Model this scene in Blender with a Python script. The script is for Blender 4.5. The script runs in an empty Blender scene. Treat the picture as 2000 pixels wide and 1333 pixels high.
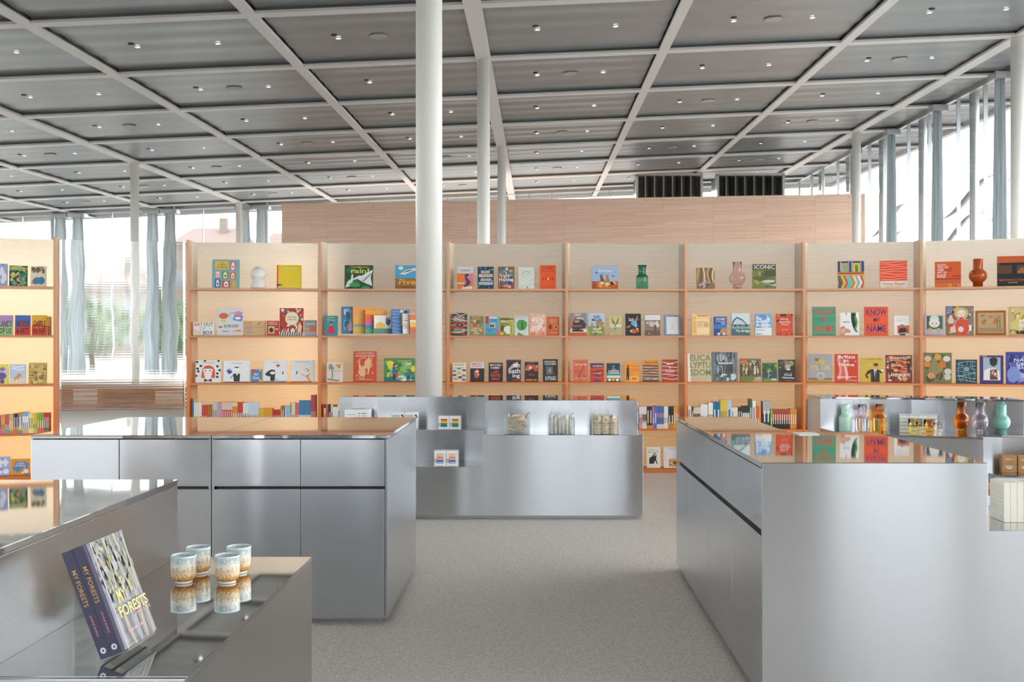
import bpy, bmesh, math, random
from mathutils import Vector, Matrix

# ------------------------------------------------------------------ camera, sky, exposure
SC = bpy.context.scene
COL = SC.collection
F, CX, CY, EYE = 2060.0, 1048.0, 666.0, 1.40
cam_d = bpy.data.cameras.new('camera')
cam = bpy.data.objects.new('camera', cam_d); COL.objects.link(cam)
cam.location = (0, 0, EYE); cam.rotation_euler = (math.pi / 2, 0, 0)
cam_d.sensor_fit = 'HORIZONTAL'; cam_d.sensor_width = 36.0
cam_d.lens = F / 2000 * 36.0; cam_d.shift_x = -(CX - 1000) / 2000; cam_d.clip_start = 0.05; cam_d.clip_end = 1000
SC.camera = cam
wd = bpy.data.worlds.new('overcast_sky'); SC.world = wd; wd.use_nodes = True
bg = wd.node_tree.nodes['Background']
bg.inputs[0].default_value = (0.95, 0.975, 1.0, 1); bg.inputs[1].default_value = 1.0
sun_d = bpy.data.lights.new('sun', 'SUN'); sun_d.energy = 0.8; sun_d.angle = 0.03; sun_d.color = (1.0, 0.93, 0.83)
sun = bpy.data.objects.new('sun', sun_d); COL.objects.link(sun)
sun.rotation_euler = Vector((0.257, -1.0, -0.125)).to_track_quat('-Z', 'Y').to_euler()
SC.view_settings.view_transform = 'Standard'; SC.view_settings.look = 'None'
SC.view_settings.gamma = 1.0; SC.view_settings.use_curve_mapping = False
SC.view_settings.exposure = 3.05
SC.cycles.use_denoising = True; SC.cycles.max_bounces = 12; SC.cycles.diffuse_bounces = 5
SC.cycles.glossy_bounces = 6; SC.cycles.transmission_bounces = 10; SC.cycles.transparent_max_bounces = 24
SC.cycles.sample_clamp_indirect = 6.0

# ------------------------------------------------------------------ helpers
def lin(h):
    if not isinstance(h, str): return tuple(h)[:3]
    h = h.lstrip('#')
    if len(h) == 3: h = ''.join(a * 2 for a in h)
    o = []
    for k in (0, 2, 4):
        c = int(h[k:k + 2], 16) / 255
        o.append(c / 12.92 if c <= 0.04045 else ((c + 0.055) / 1.055) ** 2.4)
    return tuple(o)

class MB:
    def __init__(s): s.v = []; s.f = []; s.c = []
    def face(s, pts, col='ffffff'):
        n = len(s.v); s.v += [tuple(p) for p in pts]; s.f.append(tuple(range(n, n + len(pts)))); s.c.append(lin(col)); return s
    def box(s, x0, y0, z0, x1, y1, z1, col='ffffff', cols=None):
        n = len(s.v); c = lin(col)
        s.v += [(x0,y0,z0),(x1,y0,z0),(x1,y1,z0),(x0,y1,z0),(x0,y0,z1),(x1,y0,z1),(x1,y1,z1),(x0,y1,z1)]
        for q in ((0,3,2,1),(4,5,6,7),(0,1,5,4),(1,2,6,5),(2,3,7,6),(3,0,4,7)):
            s.f.append(tuple(n + k for k in q)); s.c.append(c)
        return s
    def prism(s, poly, z0, z1, col='ffffff'):
        a = sum(poly[k][0]*poly[(k+1)%len(poly)][1]-poly[(k+1)%len(poly)][0]*poly[k][1] for k in range(len(poly)))
        if a < 0: poly = poly[::-1]
        n = len(s.v); m = len(poly); c = lin(col)
        s.v += [(x, y, z0) for x, y in poly] + [(x, y, z1) for x, y in poly]
        s.f.append(tuple(n + k for k in range(m))[::-1]); s.f.append(tuple(n + m + k for k in range(m))); s.c += [c, c]
        for k in range(m):
            s.f.append((n + k, n + (k+1) % m, n + m + (k+1) % m, n + m + k)); s.c.append(c)
        return s
    def lathe(s, prof, n=24, cols=None, o=(0,0,0), col='ffffff'):
        b = len(s.v)
        for r, z in prof:
            for k in range(n):
                a = 2 * math.pi * k / n; s.v.append((o[0] + r*math.cos(a), o[1] + r*math.sin(a), o[2] + z))
        for i in range(len(prof) - 1):
            c = lin(cols[i]) if cols else lin(col)
            for k in range(n):
                k2 = (k + 1) % n; s.f.append((b+i*n+k, b+i*n+k2, b+(i+1)*n+k2, b+(i+1)*n+k)); s.c.append(c)
        return s
    def tube(s, pts, r, n=6, col='ffffff', cap=True):
        b = len(s.v); c = lin(col); P = [Vector(p) for p in pts]; rs = r if isinstance(r, (list, tuple)) else [r]*len(P)
        for i, p in enumerate(P):
            d = (P[min(i+1, len(P)-1)] - P[max(i-1, 0)]).normalized()
            u = d.cross(Vector((0,0,1)) if abs(d.z) < .9 else Vector((1,0,0))).normalized(); w = d.cross(u)
            for k in range(n):
                a = 2*math.pi*k/n; s.v.append(tuple(p + (u*math.cos(a) + w*math.sin(a))*rs[i]))
        for i in range(len(P)-1):
            for k in range(n):
                k2 = (k+1) % n; s.f.append((b+i*n+k, b+(i+1)*n+k, b+(i+1)*n+k2, b+i*n+k2)); s.c.append(c)
        if cap:
            s.f.append(tuple(b+k for k in range(n))); s.f.append(tuple(b+(len(P)-1)*n+k for k in range(n))[::-1]); s.c += [c, c]
        return s
    def mesh(s, name, mat, smooth=False):
        me = bpy.data.meshes.new(name); me.from_pydata(s.v, [], s.f)
        at = me.color_attributes.new('Col', 'FLOAT_COLOR', 'CORNER')
        buf = []
        for f, c in zip(s.f, s.c): buf += [c[0], c[1], c[2], 1.0] * len(f)
        at.data.foreach_set('color', buf)
        if mat: me.materials.append(mat)
        if smooth: me.polygons.foreach_set('use_smooth', [True]*len(me.polygons))
        me.update(); return me
    def build(s, name, mat, parent=None, smooth=False, bevel=0, loc=None):
        o = bpy.data.objects.new(name, s.mesh(name, mat, smooth)); COL.objects.link(o)
        if parent: o.parent = parent
        if loc: o.location = loc
        if bevel:
            m = o.modifiers.new('bevel', 'BEVEL'); m.width = bevel; m.segments = 2; m.limit_method = 'ANGLE'; m.harden_normals = False
        return o

def tag(o, label=None, cat=None, group=None, kind=None):
    if label: o['label'] = label
    if cat: o['category'] = cat
    if group: o['group'] = group
    if kind: o['kind'] = kind
    return o
def empty(name, loc=(0,0,0), rz=0, rx=0):
    o = bpy.data.objects.new(name, None); COL.objects.link(o); o.location = loc
    o.rotation_euler = (rx, 0, rz); o.empty_display_size = .05; return o
def inst(name, me, parent=None, loc=(0,0,0), rot=(0,0,0)):
    o = bpy.data.objects.new(name, me); COL.objects.link(o); o.location = loc; o.rotation_euler = rot
    if parent: o.parent = parent
    return o
def px(x, Y): return (x - CX) * Y / F
def pz(y, Y): return EYE + (CY - y) * Y / F

# ------------------------------------------------------------------ materials
def mat(name, col=(.8,.8,.8), rough=.5, metal=0, **k):
    m = bpy.data.materials.new(name); m.use_nodes = True; b = m.node_tree.nodes['Principled BSDF']
    b.inputs['Base Color'].default_value = (*lin(col), 1); b.inputs['Roughness'].default_value = rough; b.inputs['Metallic'].default_value = metal
    for a, v in k.items(): b.inputs[a.replace('_', ' ')].default_value = v
    return m
def nd(m, t, **k):
    n = m.node_tree.nodes.new(t)
    for a, v in k.items(): setattr(n, a, v)
    return n
def lk(m, a, b): m.node_tree.links.new(a, b)
def bsdf(m): return m.node_tree.nodes['Principled BSDF']
def outn(m): return m.node_tree.nodes['Material Output']

def noise_col(m, c1, c2, scale, detail=4, stretch=(1,1,1), lo=.35, hi=.65, coord='Object'):
    tc = nd(m, 'ShaderNodeTexCoord'); mp = nd(m, 'ShaderNodeMapping'); mp.inputs['Scale'].default_value = stretch
    nz = nd(m, 'ShaderNodeTexNoise'); nz.inputs['Scale'].default_value = scale; nz.inputs['Detail'].default_value = detail
    rp = nd(m, 'ShaderNodeValToRGB'); rp.color_ramp.elements[0].position = lo; rp.color_ramp.elements[1].position = hi
    rp.color_ramp.elements[0].color = (*lin(c1), 1); rp.color_ramp.elements[1].color = (*lin(c2), 1)
    lk(m, tc.outputs[coord], mp.inputs[0]); lk(m, mp.outputs[0], nz.inputs['Vector']); lk(m, nz.outputs[0], rp.inputs[0])
    lk(m, rp.outputs[0], bsdf(m).inputs['Base Color']); return nz, rp
def bump(m, src, strength=.2, dist=.002):
    b = nd(m, 'ShaderNodeBump'); b.inputs['Strength'].default_value = strength; b.inputs['Distance'].default_value = dist
    lk(m, src, b.inputs['Height']); lk(m, b.outputs[0], bsdf(m).inputs['Normal'])

M = {}
# printed paper and card: colour comes from the mesh's own colour attribute
m = M['print'] = mat('printed_card', rough=.42)
a = nd(m, 'ShaderNodeVertexColor', layer_name='Col'); lk(m, a.outputs[0], bsdf(m).inputs['Base Color'])
m = M['paint'] = mat('matte_pigment', rough=.7)
a = nd(m, 'ShaderNodeVertexColor', layer_name='Col'); lk(m, a.outputs[0], bsdf(m).inputs['Base Color'])
M['pages'] = mat('paper_pages', 'efe8d8', .8)
# steel
m = M['steel'] = mat('brushed_steel', (.58,.595,.625), .205, 1.0, Anisotropic=1.0)
t = nd(m, 'ShaderNodeCombineXYZ'); t.inputs[2].default_value = 1; lk(m, t.outputs[0], bsdf(m).inputs['Tangent'])
tc = nd(m, 'ShaderNodeTexCoord'); mp = nd(m, 'ShaderNodeMapping'); mp.inputs['Scale'].default_value = (3.2,3.2,.35)
nz = nd(m, 'ShaderNodeTexNoise'); nz.inputs['Scale'].default_value = 1; nz.inputs['Detail'].default_value = 1
lk(m, tc.outputs['Object'], mp.inputs[0]); lk(m, mp.outputs[0], nz.inputs['Vector']); bump(m, nz.outputs[0], .6, .0025)
m = M['top'] = mat('polished_steel', (.60,.60,.595), .03, 1.0)
tc = nd(m, 'ShaderNodeTexCoord'); nz = nd(m, 'ShaderNodeTexNoise'); nz.inputs['Scale'].default_value = 1.6; nz.inputs['Detail'].default_value = 1
lk(m, tc.outputs['Object'], nz.inputs['Vector']); bump(m, nz.outputs[0], .15, .001)
M['dark'] = mat('dark_carcass', (.02,.02,.02), .6)
M['toe'] = mat('toe_kick_steel', (.45,.45,.46), .35, 1.0)
# resin: amber pigment cast denser towards the foot of the shelves
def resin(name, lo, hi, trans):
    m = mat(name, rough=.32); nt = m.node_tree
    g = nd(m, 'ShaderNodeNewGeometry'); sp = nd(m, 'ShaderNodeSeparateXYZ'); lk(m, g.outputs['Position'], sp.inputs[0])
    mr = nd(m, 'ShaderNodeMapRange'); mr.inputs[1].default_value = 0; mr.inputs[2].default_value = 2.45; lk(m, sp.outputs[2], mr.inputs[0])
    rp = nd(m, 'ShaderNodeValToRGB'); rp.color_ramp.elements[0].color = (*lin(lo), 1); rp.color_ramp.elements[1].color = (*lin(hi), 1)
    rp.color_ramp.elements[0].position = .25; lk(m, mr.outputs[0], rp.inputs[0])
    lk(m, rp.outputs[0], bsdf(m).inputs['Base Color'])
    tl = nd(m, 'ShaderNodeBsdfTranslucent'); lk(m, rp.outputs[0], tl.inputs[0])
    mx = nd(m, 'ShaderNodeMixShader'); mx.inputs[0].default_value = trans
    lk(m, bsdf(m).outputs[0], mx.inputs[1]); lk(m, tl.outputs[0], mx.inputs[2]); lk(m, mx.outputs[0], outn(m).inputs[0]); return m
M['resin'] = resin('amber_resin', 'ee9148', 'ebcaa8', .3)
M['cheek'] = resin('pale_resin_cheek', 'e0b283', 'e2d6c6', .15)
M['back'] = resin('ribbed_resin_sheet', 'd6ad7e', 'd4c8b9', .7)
m = M['clear'] = mat('clear_ribbed_resin', (.97,.97,.955), .0, 0, Transmission_Weight=1.0, IOR=1.46)
# building
m = M['white_col'] = mat('white_painted_steel', 'e6e4df', .45)
m = M['beam'] = mat('pale_beam_paint', 'c2c3c4', .5); M['shade_web'] = mat('shadow_gap_web', (.13,.14,.145), .6)  # dark tone above the flanges paints in the shadow gap along the beams
m = M['panel'] = mat('grey_metal_ceiling_panel', (.30,.31,.315), .38, .3)
noise_col(m, (.185,.212,.23), (.25,.278,.295), 90, 2, (1,1,1))
m = M['void'] = mat('dark_roof_void', (.06,.065,.065), .8)
m = M['floor'] = mat('speckled_terrazzo', rough=.55)
tc = nd(m, 'ShaderNodeTexCoord'); vo = nd(m, 'ShaderNodeTexVoronoi'); vo.inputs['Scale'].default_value = 110
n1 = nd(m, 'ShaderNodeTexNoise'); n1.inputs['Scale'].default_value = 75; n1.inputs['Detail'].default_value = 3
lk(m, tc.outputs['Object'], vo.inputs['Vector']); lk(m, tc.outputs['Object'], n1.inputs['Vector'])
rp = nd(m, 'ShaderNodeValToRGB'); e = rp.color_ramp.elements
e[0].position = .12; e[0].color = (*lin('cabfb4'), 1); e[1].position = .9; e[1].color = (*lin('f8f0e7'), 1)
k = e.new(.4); k.color = (*lin('eee4d9'), 1); k = e.new(.62); k.color = (*lin('ddd2c6'), 1)
mx = nd(m, 'ShaderNodeMix', data_type='RGBA'); mx.inputs['Factor'].default_value = .5
rp2 = nd(m, 'ShaderNodeValToRGB'); rp2.color_ramp.elements[0].position = .35; rp2.color_ramp.elements[1].position = .65
rp2.color_ramp.elements[0].color = (*lin('cabfb5'), 1); rp2.color_ramp.elements[1].color = (*lin('f7efe6'), 1)
sc_ = nd(m, 'ShaderNodeSeparateColor'); lk(m, vo.outputs['Color'], sc_.inputs[0]); lk(m, sc_.outputs[0], rp.inputs[0]); lk(m, n1.outputs[0], rp2.inputs[0])
lk(m, rp.outputs[0], mx.inputs['A']); lk(m, rp2.outputs[0], mx.inputs['B']); lk(m, mx.outputs['Result'], bsdf(m).inputs['Base Color'])
m = M['earth'] = mat('thin_coursed_brick', rough=.85)
br = nd(m, 'ShaderNodeTexBrick'); tc = nd(m, 'ShaderNodeTexCoord'); mp = nd(m, 'ShaderNodeMapping')
lk(m, tc.outputs['Object'], mp.inputs[0]); mp.inputs['Rotation'].default_value = (math.pi/2, 0, 0); lk(m, mp.outputs[0], br.inputs['Vector'])
br.inputs['Color1'].default_value = (*lin('ecd0bd'), 1); br.inputs['Color2'].default_value = (*lin('e2bfa9'), 1); br.inputs['Mortar'].default_value = (*lin('cfa890'), 1)
br.inputs['Scale'].default_value = 1; br.inputs['Brick Width'].default_value = 1.7; br.inputs['Row Height'].default_value = .058; br.inputs['Mortar Size'].default_value = .009; br.offset = .37; br.offset_frequency = 3; br.squash = .62; br.squash_frequency = 5
lk(m, br.outputs['Color'], bsdf(m).inputs['Base Color'])
bp = nd(m, 'ShaderNodeBump'); bp.inputs['Strength'].default_value = .6; bp.inputs['Distance'].default_value = .01; bp.invert = True
lk(m, br.outputs['Fac'], bp.inputs['Height']); lk(m, bp.outputs[0], bsdf(m).inputs['Normal'])
def thin_glass(name, tint=(1,1,1)):
    m = mat(name); fr = nd(m, 'ShaderNodeFresnel'); ge = nd(m, 'ShaderNodeNewGeometry'); io = nd(m, 'ShaderNodeMapRange')   # one sheet of glass reflects alike from both sides
    io.inputs[3].default_value = 1.5; io.inputs[4].default_value = 1/1.5; lk(m, ge.outputs['Backfacing'], io.inputs[0]); lk(m, io.outputs[0], fr.inputs[0])
    tr = nd(m, 'ShaderNodeBsdfTransparent'); tr.inputs[0].default_value = (*tint, 1); gl = nd(m, 'ShaderNodeBsdfGlossy'); gl.inputs['Roughness'].default_value = 0
    mx = nd(m, 'ShaderNodeMixShader'); lk(m, fr.outputs[0], mx.inputs[0]); lk(m, tr.outputs[0], mx.inputs[1]); lk(m, gl.outputs[0], mx.inputs[2])
    lk(m, mx.outputs[0], outn(m).inputs[0]); return m
M['glass'] = thin_glass('window_glass', (.93,.96,.955)); M['dim_rear'] = thin_glass('dimming_rear_glass', (.365,.38,.385))  # second glass is tinted dark to dim the light from behind the camera
m = M['acrylic'] = thin_glass('clear_acrylic', (.97,.985,.98)); mx0 = [n for n in m.node_tree.nodes if n.type == 'MIX_SHADER'][0]
df = nd(m, 'ShaderNodeBsdfDiffuse'); df.inputs[0].default_value = (.85,.88,.88,1); mx = nd(m, 'ShaderNodeMixShader'); mx.inputs[0].default_value = .06
lk(m, mx0.outputs[0], mx.inputs[1]); lk(m, df.outputs[0], mx.inputs[2]); lk(m, mx.outputs[0], outn(m).inputs[0])
M['post'] = mat('grey_facade_steel', (.42,.44,.45), .35, .8)
m = M['curtain'] = mat('silver_grey_curtain', 'a9b2b6', .7); nz, rp = noise_col(m, 'a9b2b6', 'd6dcde', 4, 2, (6,6,.1))
tl = nd(m, 'ShaderNodeBsdfTranslucent'); lk(m, rp.outputs[0], tl.inputs[0]); mx = nd(m, 'ShaderNodeMixShader'); mx.inputs[0].default_value = .6
lk(m, bsdf(m).outputs[0], mx.inputs[1]); lk(m, tl.outputs[0], mx.inputs[2]); lk(m, mx.outputs[0], outn(m).inputs[0])
M['streak_pier'] = mat('reflected_pier_grey', (.20,.19,.18), .7)  # for the added piers that darken bands in the steel
M['black_metal'] = mat('dark_service_metal', (.03,.035,.035), .4, .3)
M['blade'] = mat('galvanised_blade', (.22,.25,.25), .35, .9)
m = M['lamp'] = mat('lamp_lens', (.9,.9,.9), .3); bsdf(m).inputs['Emission Color'].default_value = (1,.97,.9,1); bsdf(m).inputs['Emission Strength'].default_value = .5
M['hole'] = mat('black_aperture', (.015,.015,.015), .6)
M['speaker'] = mat('speaker_grille', (.33,.33,.32), .6)
# glassware
def cglass(name, c, rough=0.0, thin=False):
    return mat(name, c, rough, 0, Transmission_Weight=1.0, IOR=1.4)
M['g_amber'] = cglass('amber_glass', (.95,.50,.10)); M['g_lilac'] = cglass('lilac_glass', (.96,.90,.94)); M['g_green'] = cglass('bottle_green_glass', (.16,.52,.36))
M['g_yellow'] = cglass('yellow_glass', (.97,.86,.40)); M['g_clear'] = cglass('clear_glass', (.97,.97,.97)); M['g_pink'] = cglass('pink_glass', (.95,.82,.82))
M['o_mint'] = mat('mint_opaline_glass', 'b4d6c4', .15); M['o_teal'] = mat('teal_opaline_glass', '82b9ab', .12); M['o_amber'] = mat('amber_opaline_glass', 'b0501c', .1)
m = M['cup'] = mat('speckled_glaze', rough=.22)
tc = nd(m, 'ShaderNodeTexCoord'); sp = nd(m, 'ShaderNodeSeparateXYZ'); lk(m, tc.outputs['Generated'], sp.inputs[0])
nz = nd(m, 'ShaderNodeTexNoise'); nz.inputs['Scale'].default_value = 150; nz.inputs['Detail'].default_value = 6; nz.inputs['Roughness'].default_value = .75; lk(m, tc.outputs['Object'], nz.inputs['Vector'])
ad = nd(m, 'ShaderNodeMath', operation='MULTIPLY_ADD'); ad.inputs[1].default_value = 1.3; lk(m, nz.outputs[0], ad.inputs[0])
su = nd(m, 'ShaderNodeMath', operation='SUBTRACT'); lk(m, sp.outputs[2], su.inputs[0]); su.inputs[1].default_value = .70; lk(m, su.outputs[0], ad.inputs[2])
rp = nd(m, 'ShaderNodeValToRGB'); e = rp.color_ramp.elements
e[0].position = .0; e[0].color = (*lin('c8843e'), 1); e[1].position = 1; e[1].color = (*lin('c2d0d0'), 1)
for p_, c_ in ((.18,'dcae72'),(.30,'e9d9bc'),(.42,'b98a5a'),(.48,'ece0c8'),(.66,'e6dfcf'),(.76,'cfd6d0'),(.84,'8aa0a2'),(.9,'c9d8d8')): k = e.new(p_); k.color = (*lin(c_), 1)
lk(m, ad.outputs[0], rp.inputs[0]); lk(m, rp.outputs[0], bsdf(m).inputs['Base Color'])
M['cup_rim'] = mat('pale_blue_rim_glaze', 'dde6e6', .2); M['cup_foot'] = mat('bare_white_clay', 'e9e0d2', .6)
m = M['kraft'] = mat('kraft_card', rough=.8); noise_col(m, 'a87a4e', 'b98a5c', 25, 3)
M['white_card'] = mat('white_card', 'ecebe8', .5); M['ivory'] = mat('ivory_cloth_board', 'e9e1cd', .6)
m = M['drift'] = mat('driftwood', rough=.8); noise_col(m, 'b89a78', 'ead9be', 30, 3, (1,1,5))
m = M['stick'] = mat('white_birch', rough=.8); noise_col(m, 'c9bfae', 'f2ecdf', 25, 3)
m = M['disc'] = mat('pale_turned_wood', rough=.55); noise_col(m, 'd9bd92', 'eedcb9', 14, 2, (1,1,4))
M['twine'] = mat('dark_twine', '4a3526', .9); M['disc_band'] = mat('red_painted_band', 'a3583c', .5)
m = M['foliage'] = mat('leaf_green', rough=.8); noise_col(m, (.03,.06,.02), (.10,.15,.05), 3, 4)
M['bark'] = mat('bark', (.10,.075,.055), .9)
m = M['paving'] = mat('pale_paving', rough=.8); noise_col(m, (.12,.10,.09), (.17,.145,.125), .6, 4)
M['render'] = mat('cream_render', (.125,.10,.08), .9); M['roof'] = mat('roof_tiles', (.10,.07,.06), .9); M['far_glass'] = mat('far_window', (.10,.11,.12), .2)
m = M['timber'] = mat('warm_timber', rough=.6); noise_col(m, '8a5730', 'b27a48', 3, 3, (.3,8,8))
M['canopy'] = mat('pale_canopy_metal', (.17,.185,.19), .3)
M['lampshade'] = mat('white_soft_plastic', 'efeeeb', .45)
# ------------------------------------------------------------------ the building
S_ = 3.667
XI = {-3:-12.25, -2:-8.50, -1:-4.78, 0:-1.07, 1:2.55, 2:6.20, 3:9.76}
for k in range(-7, -3): XI[k] = -12.25 + (k + 3) * S_
def YJ(j): return 21.28 + S_ * j
def CH(x, y): return EYE + 5.733 + .0436 * x + .0223 * (y - 22)
XL, XR, Y0, Y1 = -26.5, 13.2, -4.9, 46.8
FX_R, FY_B, FX_L, FY_F = 11.0, 44.5, -25.2, -4.3      # glass planes: right, back, left, behind the camera

fl = MB().box(XL, Y0, -.2, XR, Y1, 0).build('floor', M['floor']); tag(fl, kind='structure')
gr = MB().box(-260, -120, -.5, 200, 330, -.25).build('outdoor_paving', M['paving']); tag(gr, kind='structure')

def slab(x0, x1, y0, y1, dz0, dz1):
    mb = MB(); n = 0
    for dz in (dz0, dz1):
        mb.v += [(x0,y0,CH(x0,y0)+dz),(x1,y0,CH(x1,y0)+dz),(x1,y1,CH(x1,y1)+dz),(x0,y1,CH(x0,y1)+dz)]
    for q in ((0,3,2,1),(4,5,6,7),(0,1,5,4),(1,2,6,5),(2,3,7,6),(3,0,4,7)): mb.f.append(q); mb.c.append((1,1,1))
    return mb
ce = slab(XL, XR, Y0, Y1, .32, .60).build('ceiling', M['void']); tag(ce, kind='structure')
js = list(range(-7, 7))
for i in range(-7, 4):
    w = .15 if i % 3 == 0 else .10
    bm_ = slab(XI[i]-w, XI[i]+w, Y0, Y1, 0, .05).build('beam', M['beam'], ce); slab(XI[i]-w+.05, XI[i]+w-.05, Y0, Y1, .05, .32).build('shade_web', M['shade_web'], bm_)
for j in js:
    w = .13
    for i in range(-7, 4):
        xa = XI[i] + (.15 if i % 3 == 0 else .10); xb = XI[i+1] - (.15 if (i+1) % 3 == 0 else .10) if i < 3 else XR
        bm_ = slab(xa, xb, YJ(j)-w, YJ(j)+w, .004, .05).build('beam', M['beam'], ce); slab(xa, xb, YJ(j)-w+.05, YJ(j)+w-.05, .05, .32).build('shade_web', M['shade_web'], bm_)
for sx0, sx1, sy0, sy1 in ((XL, XL+.2, Y0, Y1), (XR-.2, XR, Y0, Y1), (XL, XR, Y0, Y0+.2), (XL, XR, Y1-.2, Y1)):
    slab(sx0, sx1, sy0, sy1, -.02, .45).build('fascia', M['beam'], ce)
def panel_mesh(w, d):
    mb = MB(); n = 28
    for k in range(n + 1):
        y = -d/2 + d*k/n; z = .011*math.sin(k/n*math.pi*2*4.5)
        mb.v += [(-w/2, y, z - .0436*w/2 + .0223*y), (w/2, y, z + .0436*w/2 + .0223*y)]
    for k in range(n): mb.f.append((2*k, 2*k+2, 2*k+3, 2*k+1)); mb.c.append((1,1,1))
    return mb.mesh('panel', M['panel'], True)
PM = {}
cells = []
for i in range(-7, 4):
    xa = XI[i]; xb = XI[i+1] if i < 3 else XR
    for j in range(-8, 7):
        ya = YJ(j) if j > -8 else Y0; yb = YJ(j+1) if j < 6 else Y1
        if yb - ya < .3: continue
        key = (round(xb-xa, 2), round(yb-ya, 2))
        if key not in PM: PM[key] = panel_mesh(xb-xa-.22, yb-ya-.24)
        x, y = (xa+xb)/2, (ya+yb)/2
        inst('panel', PM[key], ce, (x, y, CH(x, y) + .10))
        if -5 <= i <= 2 and -2 <= j <= 5: cells.append((i, j, xa, xb, ya, yb))
TILT = (math.atan(.0223), -math.atan(.0436), 0)
ring_m = MB().lathe([(.040,0),(.058,-.006),(.062,.0),(.062,.012)], 20).mesh('trim_ring', M['beam'], True)
lens_m = MB().lathe([(.0001,.001),(.042,.001)], 20).mesh('lens', M['lamp'])
ap_m = MB().lathe([(.0001,-.001),(.050,-.001),(.056,-.004),(.056,.01)], 20).mesh('dark_aperture', M['hole'])
sp_m = MB().lathe([(.0001,-.012),(.15,-.012),(.165,-.006),(.165,.012)], 28).mesh('ceiling_speaker', M['speaker'])
for i, j, xa, xb, ya, yb in cells:
    for u in (.30, .70):
        x, y = xa + (xb-xa)*u, ya + (yb-ya)*.52
        t = empty('downlight', (x, y, CH(x,y) + .083)); t.rotation_euler = TILT
        inst('trim_ring', ring_m, t); inst('lens', lens_m, t)
        tag(t, 'small round recessed downlight in a grey ceiling panel', 'downlight', 'recessed ceiling downlights')
    x, y = xa + (xb-xa)*.29, ya + (yb-ya)*.46
    o = inst('camera_aperture', ap_m, None, (x, y, CH(x,y) + .087), TILT); tag(o, 'small black round aperture beside a ceiling downlight', 'aperture', 'black ceiling apertures')
    if (i + j) % 2 == 0:
        x, y = xa + (xb-xa)*.5, ya + (yb-ya)*.52
        o = inst('ceiling_speaker', sp_m, None, (x, y, CH(x,y) + .087), TILT); tag(o, 'flat round speaker grille in the middle of a ceiling panel', 'speaker', 'round ceiling speakers')

for (cx_, cy_) in ((-1.048,10.28),(-1.07,21.28),(-1.07,32.28),(9.70,21.28),(9.79,32.28),(-12.30,32.28),(-12.22,43.3),(-12.3,21.28),(-12.3,10.28),(9.75,10.28),(9.75,-.7),(-12.3,-.7)):
    o = MB().lathe([(.0001,0),(.128,0),(.128,CH(cx_,cy_)),(.0001,CH(cx_,cy_))], 40).build('column', M['white_col'], None, False, 0, (cx_, cy_, 0))
    for p in o.data.polygons: p.use_smooth = abs(p.normal.z) < .5
    tag(o, kind='structure')

wl = math.atan2(35.3-37.9, 11.0+9.16); wlen = math.hypot(20.16, 2.6)
wb = MB().box(0, 0, 0, wlen, .6, 6.335).build('wall_back', M['earth'], None, False, 0, (-9.16, 37.9, 0)); wb.rotation_euler = (0,0,wl); tag(wb, kind='structure')

# facades: glass panes, joints, posts and rails belong to the window they glaze
def facade(n, a, b, cuts, posts, rail=None, rad=.11, gm='glass'):
    w = empty('window_%d' % n); tag(w, kind='structure')
    A, B = Vector((*a, 0)), Vector((*b, 0)); D = (B - A); L = D.length; D.normalize(); Nn = Vector((-D.y, D.x, 0))
    P = lambda t, d=0: A + D*t + Nn*d
    cuts = [0] + sorted(c for c in cuts if 0 < c < L) + [L]
    for c0, c1 in zip(cuts, cuts[1:]):
        p, q = P(c0 + .008), P(c1 - .008)
        MB().face([(p.x,p.y,0),(q.x,q.y,0),(q.x,q.y,CH(q.x,q.y)+.1),(p.x,p.y,CH(p.x,p.y)+.1)]).build('pane', M[gm], w)
    for c in cuts[1:-1]:
        p = P(c); h = CH(p.x, p.y); q0, q1 = P(c-.012, -.05), P(c+.012, .05)
        MB().prism([(P(c-.014,-.05).x,P(c-.014,-.05).y),(P(c+.014,-.05).x,P(c+.014,-.05).y),(P(c+.014,.05).x,P(c+.014,.05).y),(P(c-.014,.05).x,P(c-.014,.05).y)], 0, h+.1).build('glazing_joint', M['post'], w)
    for c, d in posts:
        p = P(c, d); MB().lathe([(rad,0),(rad,CH(p.x,p.y)+.1)], 20).build('post', M['post'], w, True, 0, (p.x,p.y,0))
    zz = [(CH(A.x,A.y), CH(B.x,B.y), .16)] + ([(rail, rail, .07)] if rail else [])
    for za, zb, hh in zz:
        pts = []
        for dz in (0, hh):
            for t, d, z in ((0,-.06,za),(L,-.06,zb),(L,.06,zb),(0,.06,za)): q = P(t, d); pts.append((q.x,q.y,z+dz-.02))
        mb = MB(); mb.v = pts; mb.f = [(0,3,2,1),(4,5,6,7),(0,1,5,4),(1,2,6,5),(2,3,7,6),(3,0,4,7)]; mb.c = [(1,1,1)]*6
        mb.build('rail', M['post'], w)
    return w
def bx_(x): return px(x, FY_B) - FX_L
facade(1, (FX_L, FY_B), (FX_R, FY_B), [bx_(x) for x in (-134,44,219,397,560,720,875,1033,1078,1190,1330,1450)], [(bx_(x), -.25) for x in (108,342,470,523)], 3.0, .09)
rj = [YJ(j) for j in range(-1, 7)]
rposts = [(44.5 - y, .35) for y in (27.35, 31.0, 34.6, 23.6, 38.3, 19.9, 42)]
facade(2, (FX_R, FY_B), (FX_R, FY_F), [44.5 - (y + d) for y in [YJ(j) for j in range(-8, 7)] for d in (.9, 2.55)], rposts, None, .12)
facade(3, (FX_L, FY_F), (FX_L, FY_B), [S_*k for k in range(1, 15)], [(S_*k, -.3) for k in range(1, 15)], 3.0)
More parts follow.
